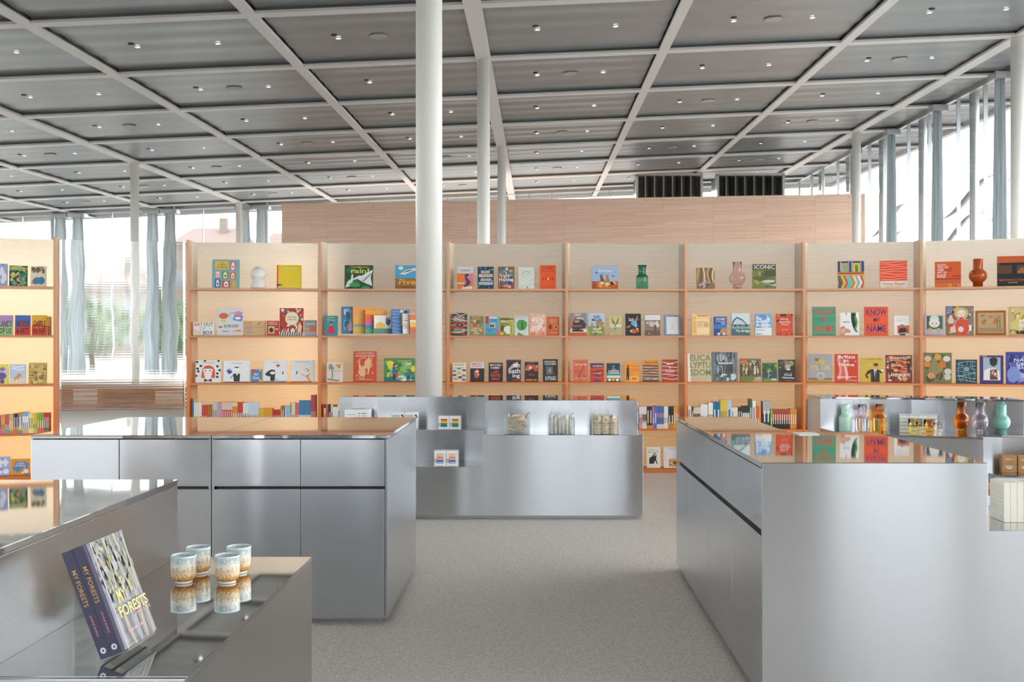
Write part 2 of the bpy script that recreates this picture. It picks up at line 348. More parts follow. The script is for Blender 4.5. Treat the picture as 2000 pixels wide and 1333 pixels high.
facade(4, (FX_R, FY_F), (FX_L, FY_F), [S_*k*.5 for k in range(1, 20)], [(S_*k+1.2, .3) for k in range(0, 10)], None, .16, 'dim_rear')  # unseen rear glazing, its tint added to dim reflections on the counter fronts

def curtain_mesh(rx, ry, h, seed):
    R = random.Random(seed); mb = MB(); n = 54; k_ = R.choice((8, 9, 10)); ph = R.random()*6; lv = 14
    for l in range(lv + 1):
        t = l/lv; sc = .62 + .38*min(1, (1-t)*1.3)**.7
        for a in range(n):
            th = 2*math.pi*a/n; r = sc*(1 + .26*math.sin(k_*th + ph + .6*t))
            mb.v.append((rx*r*math.cos(th), ry*r*math.sin(th), h*t))
    for l in range(lv):
        for a in range(n):
            b = (a+1) % n; mb.f.append((l*n+a, l*n+b, (l+1)*n+b, (l+1)*n+a)); mb.c.append((1,1,1))
    return mb
def curtain(x, y, rx, ry, label, seed, cap=False):
    h = CH(x, y) - .08; t = empty('curtain', (x, y, 0))
    curtain_mesh(rx, ry, h - .12 - .03, seed).build('cloth', M['curtain'], t, True, 0, (0,0,.03))
    MB().box(-rx*1.1-.05, -ry*1.1-.05, h-.14, rx*1.1+.05, ry*1.1+.05, h+.02).build('track_bracket', M['post'], t, False, .005)
    tag(t, label, 'curtain', 'gathered facade curtains')
nm = {135:'beside the far left end of the shop', 315:'above the clear ribbed panel', 494:'next to the pinkish brick wall'}
for x in (135, 315, 494):
    for s, w in ((-17, 'left'), (17, 'right')):
        curtain(px(x+s, 44.1), 44.1, .27, .16, 'pleated grey curtain, %s one of the pair %s' % (w, nm[x]), x+s)
for n_, (y, w) in enumerate(((24.4,'nearest the white column at the right edge'),(28.2,'second from the right edge of the right-hand glass'),(31.85,'third from the right edge of the right-hand glass'),(35.6,'behind the white column at the brick wall end'))):
    curtain(10.72, y, .14, .17, 'tapering gathered curtain at the right windows, ' + w, 40 + n_)
# unseen piers added behind the viewer to put dark bands in steel reflections
for n_, (xa, xb) in enumerate(((-11.5,-10.3),(-4.9,-4.3),(-2.2,-1.05),(-.82,-.28),(.86,.94),(1.8,2.1),(2.5,3.3),(4.78,4.95),(7.6,9.0))):
    k = 1.0; o = MB().box(xa, FY_F+.25, 0, xb, FY_F+.6, CH((xa+xb)/2, FY_F)+.1).build('reflection_pier', M['streak_pier']); tag(o, kind='structure')

# dark service boxes above the far wall
for n_, (xa, xb, lab) in enumerate(((1245, 1370, 'left dark service box with upright metal blades above the brick wall'), (1403, 1530, 'right dark service box with upright metal blades above the brick wall'))):
    Y = 40.0; x0, x1 = px(xa, Y), px(xb, Y); zt, zb = pz(341, Y), 0.0
    t = empty('service_box', (x0, Y, zb)); w, h = x1-x0, zt-zb
    MB().box(0, .4, 0, w, 1.6, h).build('housing', M['black_metal'], t)
    f = MB(); f.box(-.06,0,0,.03,.4,h); f.box(w-.03,0,0,w+.06,.4,h); f.box(-.06,0,h-.03,w+.06,.4,h+.07); f.build('frame', M['post'], t)
    for k in range(6):
        xx = .28 + (w-.5)*k/5.6; MB().prism([(xx,.05),(xx+.05,.03),(xx+.26,.34),(xx+.2,.36)], 0, h-.03).build('blade', M['blade'], t)
    tag(t, lab, 'service box')
t = empty('service_ladder', (px(1552,40), 40.2, 0))
for s in (0, .62): MB().box(s, 0, 0, s+.07, .07, 6.55).build('stile', M['post'], t)
for k in range(16): MB().box(.07, .01, 2.8+k*.23, .62, .05, 2.84+k*.23).build('rung', M['blade'], t)
tag(t, 'pale metal ladder rack beside the right dark service box', 'ladder')

# outdoors: trees, terraces, canopy
def tree(x, y, h, r, seed, label):
    R = random.Random(seed); t = empty('tree', (x, y, -.25)); tag(t, label, 'tree', 'trees outside the far windows')
    MB().tube([(0,0,0),(.05,0,h*.3),(0,.05,h*.6)], [.16,.12,.07], 8).build('trunk', M['bark'], t)
    mb = MB()
    for k in range(420):
        th, u = R.random()*6.283, R.random()**.4; z = h*.62 + (R.random()*2-1)*h*.36; rr = r*u*math.sqrt(max(.05, 1-((z-h*.62)/(h*.4))**2))
        c = Vector((rr*math.cos(th), rr*math.sin(th), z)); a = Vector((R.gauss(0,1),R.gauss(0,1),R.gauss(0,1))).normalized(); b = a.orthogonal().normalized(); s = .16 + R.random()*.2
        mb.face([c-a*s, c-b*s*.6, c+a*s, c+b*s*.6])
    mb.build('foliage', M['foliage'], t)
for n_, (x, y, h, r, lab) in enumerate(((-30.5,66,4.6,2.6,'low green tree seen through the left half of the clear panel'),(-26.6,63,4.0,2.2,'rounded green tree seen through the middle of the clear panel'),(-23.6,68,4.3,2.4,'green tree seen through the right half of the clear panel'),(-35,70,5.2,3,'green tree outside at the far left'))): tree(x, y, h, r, n_, lab)
def terrace(x, y, w, d, h, n, label):
    t = empty('terrace_house', (x, y, -.25)); tag(t, label, 'building', 'pale houses outside')
    MB().box(0,0,0,w,d,h).build('wall', M['render'], t)
    MB().prism([(0,0),(w,0),(w,d),(0,d)], h, h+.4).build('parapet', M['render'], t)
    mb = MB(); mb.v = [(-.4,-.4,h+.4),(w+.4,-.4,h+.4),(w+.4,d+.4,h+.4),(-.4,d+.4,h+.4),(1,d/2,h+2.6),(w-1,d/2,h+2.6)]
    mb.f = [(0,1,5,4),(1,2,5),(2,3,4,5),(3,0,4),(0,3,2,1)]; mb.c = [(1,1,1)]*5; mb.build('roof', M['roof'], t)
    MB().box(w*.6,d*.3,h+1,w*.6+.8,d*.3+.8,h+3.6).build('chimney', M['render'], t)
    for lv in range(int(h//3.4)):
        for k in range(n):
            xx = w*(k+.5)/n - .55; MB().box(xx, -.05, 1+lv*3.4, xx+1.1, .05, 2.9+lv*3.4).build('window', M['far_glass'], t)
terrace(-42, 122, 7.5, 9, 12.6, 4, 'pale three storey house, left of the two above the shelves')
terrace(-33, 124, 6.5, 9, 12.2, 3, 'pale house right of the taller one above the shelves')
terrace(-48, 112, 5.5, 8, 7.0, 3, 'low pale house seen through the clear panel')
def canopy(n, x0, x1, z, amp, ph, lab):
    mb = MB(); N_ = 90
    for k in range(N_ + 1):
        y = 24 + 46*k/N_; zz = z + amp*math.sin(y/9.5*2*math.pi + ph) + .018*(y-24)
        mb.v += [(x0,y,zz),(x1,y,zz+.2),(x0,y,zz+.1),(x1,y,zz+.3)]
    for k in range(N_):
        a = 4*k; b = a+4
        mb.f += [(a,b,b+1,a+1),(a+2,a+3,b+3,b+2),(a,a+2,b+2,b),(a+1,b+1,b+3,a+3)]; mb.c += [(1,1,1)]*4
    o = mb.build('wavy_canopy', M['canopy'], None, True); tag(o, lab, 'canopy', 'outdoor wavy canopies')
    return o
canopy(0, 17.0, 17.45, 6.7, .6, .4, 'upper pale wavy canopy ribbon outside the right windows')
canopy(1, 19.2, 19.6, 5.9, .7, 2.3, 'lower pale wavy canopy ribbon outside the right windows')
o = MB().box(22, 20, 5.0, 24, 75, 5.5).build('canopy_beam', M['canopy']); tag(o, 'straight pale canopy beam beyond the wavy ribbons', 'beam')
for k, y in enumerate((28, 44, 60)):
    o = MB().lathe([(.12,-.25),(.12,5.2)], 14).build('canopy_post', M['canopy'], None, True, 0, (22.9, y, 0)); tag(o, 'slim pale post under the outdoor canopy', 'post', 'outdoor canopy posts')
# slats added behind the clear panel to give its brown reflected lines
t = empty('reflection_slats', (-11.2, 21.6, 0)); tag(t, 'brown timber slats behind the clear panel, added for its brown reflection', 'slats')
for k in range(12): MB().box(0, k*.26, .40, 4.6, k*.26+.2, .45).build('slat', M['timber'], t)
for k in range(5): MB().box(0, -.06, .02+k*.085, 4.6, -.02, .08+k*.085).build('slat', M['timber'], t)
for k in range(3): MB().box(.3+k*1.9, 0, 0, .42+k*1.9, 3.0, .40).build('support', M['timber'], t)
# ------------------------------------------------------------------ lettering and flat print
_TX = {}
def glyphs(s):
    if s not in _TX:
        cu = bpy.data.curves.new('lettering', 'FONT'); cu.body = s; cu.resolution_u = 2; cu.offset = .012
        o = bpy.data.objects.new('lettering', cu); me = o.to_mesh()
        v = [(p.co.x, p.co.y) for p in me.vertices]; f = [tuple(p.vertices) for p in me.polygons]
        o.to_mesh_clear(); bpy.data.objects.remove(o); bpy.data.curves.remove(cu)
        xs = [p[0] for p in v]; ys = [p[1] for p in v]; x0, x1, y0, y1 = min(xs), max(xs), min(ys), max(ys)
        _TX[s] = ([((x-x0)/(x1-x0), (y-y0)/(y1-y0)) for x, y in v], f)
    return _TX[s]
def R(x0,y0,x1,y1,c): return ('p', [(x0,y0),(x1,y0),(x1,y1),(x0,y1)], c)
def E(cx,cy,rx,ry,c,n=16): return ('p', [(cx+rx*math.cos(2*math.pi*k/n), cy+ry*math.sin(2*math.pi*k/n)) for k in range(n)], c)
def G(p,c): return ('p', p, c)
def T(s,x0,y0,x1,y1,c): return ('t', s, x0, y0, x1, y1, c)
def N(seed,n,pal,size=.12,box=(0,0,1,1)):          # scattered painted blobs
    q = random.Random(seed); out = []
    if n >= 8: n, size = int(n*1.9), size*.68
    for k in range(n):
        r = size*(.5+q.random()); rx, ry = r*(.5+q.random()), r*(.5+q.random())
        rx = min(rx, (box[2]-box[0])*.49); ry = min(ry, (box[3]-box[1])*.49)
        cx = box[0]+rx + q.random()*(box[2]-box[0]-2*rx); cy = box[1]+ry + q.random()*(box[3]-box[1]-2*ry); a0 = q.random()*6
        out.append(G([(cx+rx*math.cos(a0+2*math.pi*j/7)*(.8+.2*q.random()), cy+ry*math.sin(a0+2*math.pi*j/7)*(.8+.2*q.random())) for j in range(7)], q.choice(pal)))
    return out
def W(seed,n,c,w,box=(0,0,1,1),amp=.03):            # wavy horizontal lines
    q = random.Random(seed); out = []
    for k in range(n):
        y = box[1] + (box[3]-box[1])*(k+.5)/n; p1, p2 = q.random()*6, 3+q.random()*4; m = 9; xs = [box[0]+(box[2]-box[0])*j/m for j in range(m+1)]
        up = [(x, y + w/2 + amp*math.sin(p1+p2*x)) for x in xs]; dn = [(x, y - w/2 + amp*math.sin(p1+p2*x)) for x in xs[::-1]]
        out.append(G(up+dn, c if isinstance(c, str) else c[k % len(c)]))
    return out
def V(seed,n,c,w,box=(0,0,1,1),amp=.04):            # wandering vertical strokes
    q = random.Random(seed); out = []
    for k in range(n):
        x = box[0] + (box[2]-box[0])*(k+.5)/n; p1, p2 = q.random()*6, 3+q.random()*5; m = 7; ys = [box[1]+(box[3]-box[1])*j/m for j in range(m+1)]
        a = [(x - w/2 + amp*math.sin(p1+p2*y), y) for y in ys]; b = [(x + w/2 + amp*math.sin(p1+p2*y), y) for y in ys[::-1]]
        out.append(G(a+b, c if isinstance(c, str) else c[k % len(c)]))
    return out
def flat(sh):
    for s in sh:
        if isinstance(s, list): yield from flat(s)
        else: yield s
def put_print(shapes, w, h, parent, loc=(0,0,0), rot=(0,0,0), names=('cover_print','title_lettering')):
    # prints lie on the local x-z plane, facing -y
    pm, tm = MB(), MB(); d = .0003; lines = []
    cl = lambda v: max(0, min(1, v))
    for s in flat(shapes):
        d += .00006
        if s[0] == 'p': pm.face([(cl(x)*w, -d, cl(y)*h) for x, y in s[1]], s[2])
        else:
            _, txt, x0, y0, x1, y1, c = s; v, f = glyphs(txt); n = len(tm.v); dd = d + .0004
            tm = MB(); tm.v = [((x0+(x1-x0)*a)*w, -dd, (y0+(y1-y0)*b)*h) for a, b in v]; tm.f = list(f); tm.c = [lin(c)]*len(f); lines.append(tm)
    for b, nme in [(pm, names[0])] + [(tm, names[1]) for tm in lines]:
        if b.f:
            o = b.build(nme, M['print'], parent); o.location = loc; o.rotation_euler = rot
def book_body(root, w, h, t, bg, spine=None, pages='efe8d8'):
    c = .0022; mb = MB(); sp = spine or bg
    mb.box(0,0,0,w,c,h,bg); mb.box(0,t-c,0,w,t,h,bg); mb.box(-.0015,0,0,c,t,h,sp); cv = mb.build('cover', M['print'], root)
    MB().box(c,c,.003,w-.003,t-c,h-.003,pages).build('page_block', M['print'], root); return cv

# ------------------------------------------------------------------ curved book wall
U = [(-150,10.35),(104,10.69),(364,10.99),(621,11.13),(872,11.18),(1104,11.18),(1337,11.18),(1568,11.15),(1797,10.91),(2045,10.5)]
UP = [Vector((px(x, y), y, 0)) for x, y in U]
ZL = {1:1.954, 2:1.457, 3:.962, 4:.466, 5:.043}; ZT = 2.455; SD = .28
BAY = []
for a, b in zip(UP, UP[1:]):
    D = b - a; L = D.length; D.normalize(); BAY.append((a, D, Vector((-D.y, D.x, 0)), L, math.atan2(D.y, D.x)))
def spot(bay, x, off):
    A, D, Nn, L, a = BAY[bay]; P = A + Nn*off; m = (x - CX)/F; return (m*P.y - P.x)/(D.x - m*D.y)
names_b = ['far left bay', None, 'bay between the clear panel and the second upright', 'bay behind the tall white column', 'bay right of the white column', 'middle bay holding a dark green bottle', 'bay holding a pink round vase', 'bay with the two square bright books on top', 'far right bay holding an amber vase']
def rib_sheet(L, z0, z1, pitch=.025, amp=.003):
    mb = MB(); n = int((z1-z0)/pitch*4)
    for k in range(n+1):
        z = z0 + (z1-z0)*k/n; y = amp*math.sin(k*math.pi/2)
        mb.v += [(0,y,z),(L,y,z)]
    for k in range(n): mb.f.append((2*k,2*k+1,2*k+3,2*k+2)); mb.c.append((1,1,1))
    return mb
def wedge(k, t):
    A, D, Nn, L, a = BAY[k]; pv = BAY[k-1] if k else BAY[k]; q = Vector((0,0,0)) - pv[1]*.0; bk = pv[2]*SD
    lx, ly = bk.dot(D), bk.dot(Nn)
    MB().prism([(0,0),(.030,0),(.030,SD),(min(lx-.0005,0),ly)], 0, ZT).build('upright', M['resin'], t, False, .002)
for k, (A, D, Nn, L, a) in enumerate(BAY):
    if k == 1:
        t = empty('ribbed_screen', A, a); tag(t, 'clear ribbed see-through panel in the book wall on the left', 'screen')
        mb = MB(); nx, nz = 44, 388; w, h = L-.05, 2.40; q = random.Random(5); ph = [(q.random()*6, 6+q.random()*14, 2+q.random()*9, q.random()*6) for _ in range(7)]
        for iz in range(nz+1):
            z = h*iz/nz
            for ix in range(nx+1):
                x = w*ix/nx
                wv = sum(math.sin(p0 + fx*x + 1.3*math.sin(fz*z + p1))/fx for p0, fx, fz, p1 in ph)*.0013
                mb.v.append((x, .012 + wv + .00007*math.sin(iz*math.pi/2), z))
        o2 = len(mb.v); mb.v += [(0,0,0),(w,0,0),(w,0,h),(0,0,h)]
        st = nx+1
        for iz in range(nz):
            for ix in range(nx): b = iz*st+ix; mb.f.append((b, b+st, b+st+1, b+1))
        mb.f.append((o2,o2+1,o2+2,o2+3))
        mb.f.append(tuple([o2+1,o2]+[ix for ix in range(nx+1)])); mb.f.append(tuple([o2+3,o2+2]+[nz*st+ix for ix in range(nx,-1,-1)]))
        mb.f.append(tuple([o2,o2+3]+[iz*st for iz in range(nz,-1,-1)])); mb.f.append(tuple([o2+2,o2+1]+[iz*st+nx for iz in range(nz+1)]))
        mb.c = [(1,1,1)]*len(mb.f)
        o = mb.build('clear_panel', M['clear'], t, False, 0, (.032,.10,.043))
        for p in o.data.polygons: p.use_smooth = len(p.vertices) == 4 and p.index < nx*nz
        wedge(k, t)
        MB().box(.032,.02,0,L,SD,.04).build('plinth', M['resin'], t, False, .002)
        continue
    t = empty('bookcase', A, a); tag(t, 'amber resin bookcase, ' + names_b[k], 'bookcase', 'bays of the curved resin book wall')
    wedge(k, t)
    MB().prism([(.0305,.09),(.058,SD-.014),(.0305,SD-.014)], .001, ZT-.002).build('cheek', M['cheek'], t)
    MB().prism([(L-.0005,.09),(L-.0005,SD-.014),(L-.028,SD-.014)], .001, ZT-.002).build('cheek', M['cheek'], t)
    if k == len(BAY)-1: MB().box(L,0,0,L+.03,SD,ZT).build('upright', M['resin'], t, False, .002)
    rib_sheet(L-.031, .0, ZT).build('ribbed_back', M['back'], t, True, 0, (.0305, SD-.012, 0))
    for lv, z in ZL.items():
        if lv == 5: MB().box(.03,.005,0,L,SD-.02,z).build('plinth', M['resin'], t, False, .002)
        else: MB().box(.03,.005,z-.022,L,SD-.02,z).build('shelf', M['resin'], t, False, .002)

def book(bay, lv, x0, x1, yt, label, bg, shapes=(), t=.024, spine=None, lean=5, rot=0, off=.06, name='paperback_book', wide=None, lift=0):
    A, D, Nn, L, a = BAY[bay]; s0, s1 = spot(bay, x0, off), spot(bay, x1, off); w = wide or (s1-s0)
    P = A + Nn*off + D*(s0); Yc = (P + D*(s1-s0)/2).y; z = ZL[lv] + lift; h = (pz(yt, Yc) - z)/math.cos(math.radians(lean))
    ln = math.radians(lean)
    r = empty(name, (P.x, P.y, z + t*math.sin(ln) + .0005)); r.rotation_euler = (-ln, 0, a + math.radians(rot))
    put_print([R(0,0,1,1,bg), list(shapes)], w, h, book_body(r, w, h, t, bg, spine))
    return tag(r, label, 'book', 'books facing out on the shelves')

exec_books = []
# far left bay
Wt = 'f1efea'
book(0,1,-20,14,515,'lilac-blue painted picture book cut by the left picture edge, top shelf','9fa9d0',[N(1,16,['c9cde8','6f7fb8','e8e2ee','b59fc8','8fb5d8'],.2)],name='picture_book')
book(0,1,18,53,519,'dark green underwater painting book, top left shelf','1f4a45',[N(2,22,['2f7a5c','e0a05a','d8c76a','163a50','6aa07a'],.16),W(2,4,'c9d06a',.03,(0,.75,1,1)),T('OCEAN GARDEN',.15,.82,.85,.92,'d8cf5a')],name='picture_book')
book(0,1,59.5,90,520,'cream book with blue and orange animals low on it, top left shelf','e9dfc6',[N(3,12,['8a6a4a','c9b48a','6b5a48'],.12,(0,.6,1,1)),N(4,7,['3f7fa8','d9823a','2b5a80'],.2,(0,.05,1,.5))],name='picture_book')
for x0,x1,c1,c2,tx,lb in ((-4,25,'b58fc0','9fd08a',('LANDS','OF US'),'purple to green book with dark scrawled capitals'),(29,59,'4a6aa8','d8402a',('WORDS','& ARTS'),'blue to red book with dark scrawled capitals'),(62,91,'e8b020','e0481c',('CASTLE','IN AIR'),'yellow to orange book with dark scrawled capitals')):
    book(0,2,x0,x1,616,lb+', second shelf far left',c2,[R(0,.5,1,1,c1),N(int(x1),9,[c1,c2],.22,(0,.3,1,.7)),T(tx[0],.08,.42,.92,.72,'262028'),T(tx[1],.1,.08,.9,.36,'262028')])
book(0,2,92.5,97.5,618,'thin yellow book turned edge-on beside the far left upright','d0a020',[R(0,0,1,.5,'b5552a')],t=.10,wide=.026,lean=0)
book(0,3,-10,16,712,'bright yellow cartoon fox book cut by the left edge, third shelf','e6dc4a',[N(5,5,['6a5a8a','cfc5d8','4a4060'],.3),E(.55,.75,.2,.1,'8a7aa8')])
book(0,3,19,50,712,'pale blue book with a small orange horse, third shelf far left','bcd3ea',[R(0,0,1,.28,'ead9c4'),G([(.25,.3),(.55,.55),(.7,.52),(.75,.35),(.6,.36),(.55,.18),(.45,.3),(.3,.15)],'d99a5a'),W(3,2,'f2f4f6',.06,(.1,.7,.9,.95))],name='picture_book')
book(0,3,56,91,709,'ochre bush landscape book next to the far left upright, third shelf','c9ad5c',[N(6,18,['e6d488','8a6a30','d8bc62','a8843a'],.16),W(6,3,'7a5a28',.02,(0,.2,1,.6))],name='picture_book')
book(0,5,-14,19,893,'lilac picture book with white flowers, lowest shelf at left edge','aab4e0',[N(7,9,['eef0f8','8f9ad0'],.2)],name='picture_book')
book(0,5,21,58,897,'blue and orange book with a white heart emblem, lowest left shelf','e8982a',[N(8,9,['4a8ac0','f2f2ee','e8982a'],.18),G([(.5,.25),(.2,.6),(.25,.85),(.5,.78),(.75,.85),(.8,.6)],'3f86c4'),T('LUNAR',.28,.66,.72,.76,Wt),T('ANIMALS',.22,.52,.78,.63,Wt),E(.5,.4,.06,.04,'e06a9a')],name='picture_book')
# bay 2 (first full bay)
def arch(x,y,w,h,c,d):
    return [R(x,y,x+w,y+h,c), G([(x+.25*w,y+.12*h),(x+.75*w,y+.12*h),(x+.75*w,y+.65*h),(x+.62*w,y+.88*h),(x+.38*w,y+.88*h),(x+.25*w,y+.65*h)],'f4f2ee'), E(x+.5*w,y+.42*h,.12*w,.16*h,d)]
book(2,1,414,467,507,'teal square book with a grid of little arched windows, top shelf','7fb5b5',[R(.1,.66,.6,.94,'e3c04e'),T('YOUR',.27,.86,.43,.9,'8a6a20'),T('ULTIMATE',.18,.79,.52,.84,'8a6a20'),T('ART MUSEUM',.16,.7,.54,.76,'8a6a20'),arch(.65,.6,.22,.34,'d9748a','8a9aa0'),arch(.1,.37,.21,.23,'e09aa8','c05a4a'),arch(.36,.31,.24,.28,'7a9a4a','333333'),arch(.65,.31,.23,.24,'e0763a','c0561a'),arch(.1,.02,.21,.3,'4a6a9a','334466'),arch(.37,.02,.3,.24,'d95a3a','b0401a'),R(.72,.02,.88,.25,'d8b040')],t=.03,name='picture_book')
book(2,1,540.5,588,518,'yellow square book with orange spine beside a white lamp, top shelf','f2d21c',[R(0,0,.06,1,'e8641c'),T('miffy the artist',.3,.82,.82,.9,'fbf6d0'),R(0,.1,.22,.18,'1f3f7a'),T('mini',.12,.115,.2,.165,'dfe6f2'),R(.42,.07,.62,.1,'f8efb8')],t=.045,spine='e8641c',name='picture_book')
book(2,2,377,418,629.6,'low white landscape book with big coloured capitals, second shelf','f0eeea',[T('ART',.05,.68,.45,.95,'d8402a'),T('OUT',.5,.68,.95,.97,'3a7a4a'),T('OF',.32,.4,.6,.62,'9fc4d8'),T('THE',.04,.06,.4,.36,'e0c040'),T('BOX',.48,.04,.95,.34,'2a2a5a'),E(.8,.52,.03,.04,'c0a020')],t=.04,spine='d0402a',name='picture_book')
book(2,2,424,474,601,'tall pale grey book with orange and pink tomato shapes, second shelf','dcdcde',[E(.24,.7,.18,.11,'e8642a'),E(.82,.77,.16,.11,'e08aa8'),G([(.6,.55),(.95,.5),(1,.7),(.66,.72)],'6f86c0'),E(.8,.62,.12,.05,'f0f0f4'),R(.14,.48,.34,.56,'e0d040'),E(.12,.3,.08,.03,'d8502a'),G([(.55,.14),(.95,.12),(.9,.22)],'e0a040'),R(.2,.13,.45,.16,'5a8aa0'),T('is',.42,.7,.5,.76,'555'),T('a circle',.5,.78,.66,.84,'666'),T('by the artist',.28,.24,.82,.42,'666666')],name='picture_book')
book(2,2,472.5,519,627,'low tan landscape book with pastel block capitals, second shelf','d9b983',[T('EVERY',.14,.72,.46,.94,'e08a5a'),T('BABY',.14,.4,.46,.66,'d07aa0'),T('NEW',.14,.1,.46,.34,'6fb0b8'),T('art for you',.55,.5,.86,.6,'b06a5a'),G([(.62,.75),(.7,.68),(.82,.9),(.76,.92)],'d07a8a')],name='picture_book',off=.09)
book(2,2,521,544.6,627,'small red book with a framed dark portrait, second shelf','c23a24',[T('FAMOUS',.15,.84,.85,.94,'f4d8c8'),T('PAINTINGS',.1,.72,.9,.81,'f4d8c8'),R(.12,.12,.62,.62,'e0c890'),N(9,5,['2a2420','4a3a2a'],.2,(.17,.18,.57,.56)),R(.68,.4,.95,.46,'eadfd8')],name='hardcover_book')
book(2,2,546,592,602,'tall red animal book with a round cream badge, second shelf','b8352a',[N(11,26,['e8dcc8','5a8a8a','e09a3a','2a2a2a','f0efe8','d06a4a'],.09),E(.52,.62,.29,.25,'f2e2a8',20),E(.52,.62,.26,.22,'f6eecb',20),T('CREATURES',.32,.64,.72,.7,'c06a3a'),T('& BEAUTIES',.32,.55,.72,.61,'c06a3a'),G([(.75,.1),(.9,.1),(.94,.32),(.85,.5),(.8,.35)],'ead8b0'),R(0,0,1,.12,'f0eee8'),[G([(x/10,0),(x/10+.05,0),(x/10+.09,.12),(x/10+.04,.12)],'333') for x in range(10)]],name='picture_book')
book(2,2,594,618,626,'small grey and orange shape book touching the right upright, second shelf','9a9ca4',[R(0,.4,.1,.5,'d0502a'),R(.45,.28,1,.56,'e87a2a'),E(.22,.42,.2,.12,'d8b050'),R(0,0,1,.24,'b8b4d0'),T('SHAPES',.1,.68,.9,.84,'e8e8ea')],t=.03,spine='d0602a')
book(2,3,382,431,704,'white spotted book with a red bobbed head, third shelf','eeeeec',[[E(x,y,.055,.055,'222222',10) for x,y in ((.04,.92),(.36,.98),(.9,.97),(.2,.74),(.86,.72),(.1,.5),(.07,.62),(.86,.4),(.02,.3),(.95,.55),(.86,.25))],G([(.22,.2),(.26,.6),(.36,.74),(.54,.77),(.68,.7),(.76,.55),(.78,.2),(.62,.2),(.6,.42),(.38,.42),(.36,.2)],'e8572a'),E(.49,.4,.16,.22,'f2eeea'),E(.38,.54,.1,.08,'fafafa'),E(.58,.54,.1,.08,'fafafa'),E(.39,.53,.035,.03,'222'),E(.57,.53,.035,.03,'222'),G([(.34,.02),(.34,.18),(.49,.1),(.64,.18),(.64,.02),(.49,.08)],'2a2a2a'),T('YAYOI KUSAMA',.24,.86,.74,.91,'999')],name='picture_book')
book(2,3,436.5,487,705,'white book with a blue hand and a drawn man, third shelf','eef0f0',[G([(.2,.38),(.12,.5),(.13,.62),(.18,.55),(.2,.68),(.23,.55),(.28,.66),(.28,.54),(.35,.5),(.27,.4)],'2f4fa8'),E(.5,.64,.12,.1,'f8f8f6'),E(.5,.69,.1,.03,'444'),G([(.4,.04),(.36,.38),(.46,.42),(.52,.3),(.58,.42),(.64,.38),(.62,.04)],'2c3030'),G([(.24,.2),(.38,.36),(.39,.33),(.26,.18)],'555'),T('YVES KLEIN',.28,.86,.7,.91,'9a9a9a'),R(0,0,1,.03,'333a44')],name='picture_book')
book(2,3,490,511,722,'small blue quiz book with white script, third shelf','4f86b8',[E(.2,.8,.18,.12,'d8402a'),E(.85,.9,.12,.08,'e0b040'),T('Art',.25,.5,.7,.74,'f2f2ee'),T('Quiz',.15,.2,.8,.46,'f2f2ee'),E(.88,.12,.14,.1,'e6d030')],t=.04,spine='333')
book(2,3,514,560,704,'white book with a black hooded head and red heart, third shelf','eeeeee',[G([(.06,.36),(.2,.5),(.34,.58),(.48,.55),(.52,.42),(.5,.3),(.48,.06),(.3,.06),(.3,.26),(.16,.28)],'252a28'),E(.4,.42,.11,.07,'f2ede8'),G([(.62,.66),(.54,.76),(.57,.82),(.62,.78),(.67,.82),(.7,.76)],'d8302a'),G([(.8,.36),(.86,.36),(.84,.5),(.81,.5)],'222'),T('BANKSY',.4,.88,.66,.93,'9a9a9a'),R(0,0,1,.05,'5a7a94'),G([(.5,.18),(.62,.1),(.61,.08),(.5,.15)],'555')],name='picture_book',spine='555')
book(2,3,567,614,704,'white book with a leaping golden dancer, third shelf','eeeeee',[G([(.36,.46),(.5,.36),(.62,.28),(.72,.34),(.84,.42),(.8,.34),(.74,.26),(.86,.02),(.8,.02),(.66,.24),(.52,.3)],'e8a020'),G([(.54,.6),(.68,.62),(.8,.56),(.72,.44),(.68,.46),(.74,.55),(.66,.58)],'e8a020'),W(8,4,'e8c48a',.01,(.1,.5,.7,.78),.05),G([(.22,.36),(.28,.36),(.3,.5),(.26,.5)],'333'),T('JACKSON POLLOCK',.16,.88,.78,.93,'8a7a6a'),R(0,0,.9,.04,'c9702a')],name='picture_book',spine='e0a040')
# bay 3 (behind the white column)
book(3,1,673,728,518,'dark green book with a white crane and yellow lettering, top shelf','1d4a2e',[N(12,16,['2a6a3a','163a24','4a8a5a'],.14),T('Thank you',.2,.86,.8,.96,'f0992a'),T('rain!',.22,.66,.86,.86,'d8e84a'),G([(.02,.04),(.1,.3),(.22,.4),(.24,.6),(.3,.62),(.3,.42),(.5,.55),(.62,.56),(.8,.7),(1,.8),(.92,.5),(.98,.12),(.8,.2),(.62,.3),(.45,.42),(.3,.36),(.2,.1)],'e4e6e2'),G([(.62,.32),(.92,.66),(.95,.62),(.68,.3)],'7a8a80'),E(.36,.16,.2,.1,'3a9a4a'),E(.75,.05,.15,.06,'3a9a4a'),E(.27,.62,.04,.03,'d84a2a')],name='picture_book')
book(3,1,771.8,826,518,'blue over brown book with a leaping fish, part hidden by white column','4f9fcc',[R(0,0,1,.44,'9a6426'),E(.2,.88,.09,.08,'d8ecd0'),G([(.15,.62),(.4,.8),(.7,.88),(.85,.82),(.6,.74),(.35,.6)],'e9e2d2'),G([(.25,.66),(.45,.78),(.7,.84),(.5,.74)],'5a3a2a'),T('the',.14,.37,.28,.42,'f2ead8'),T('river',.14,.17,.92,.4,'f2b03a'),W(4,2,'6a4418',.015,(0,.02,1,.12))],name='picture_book')
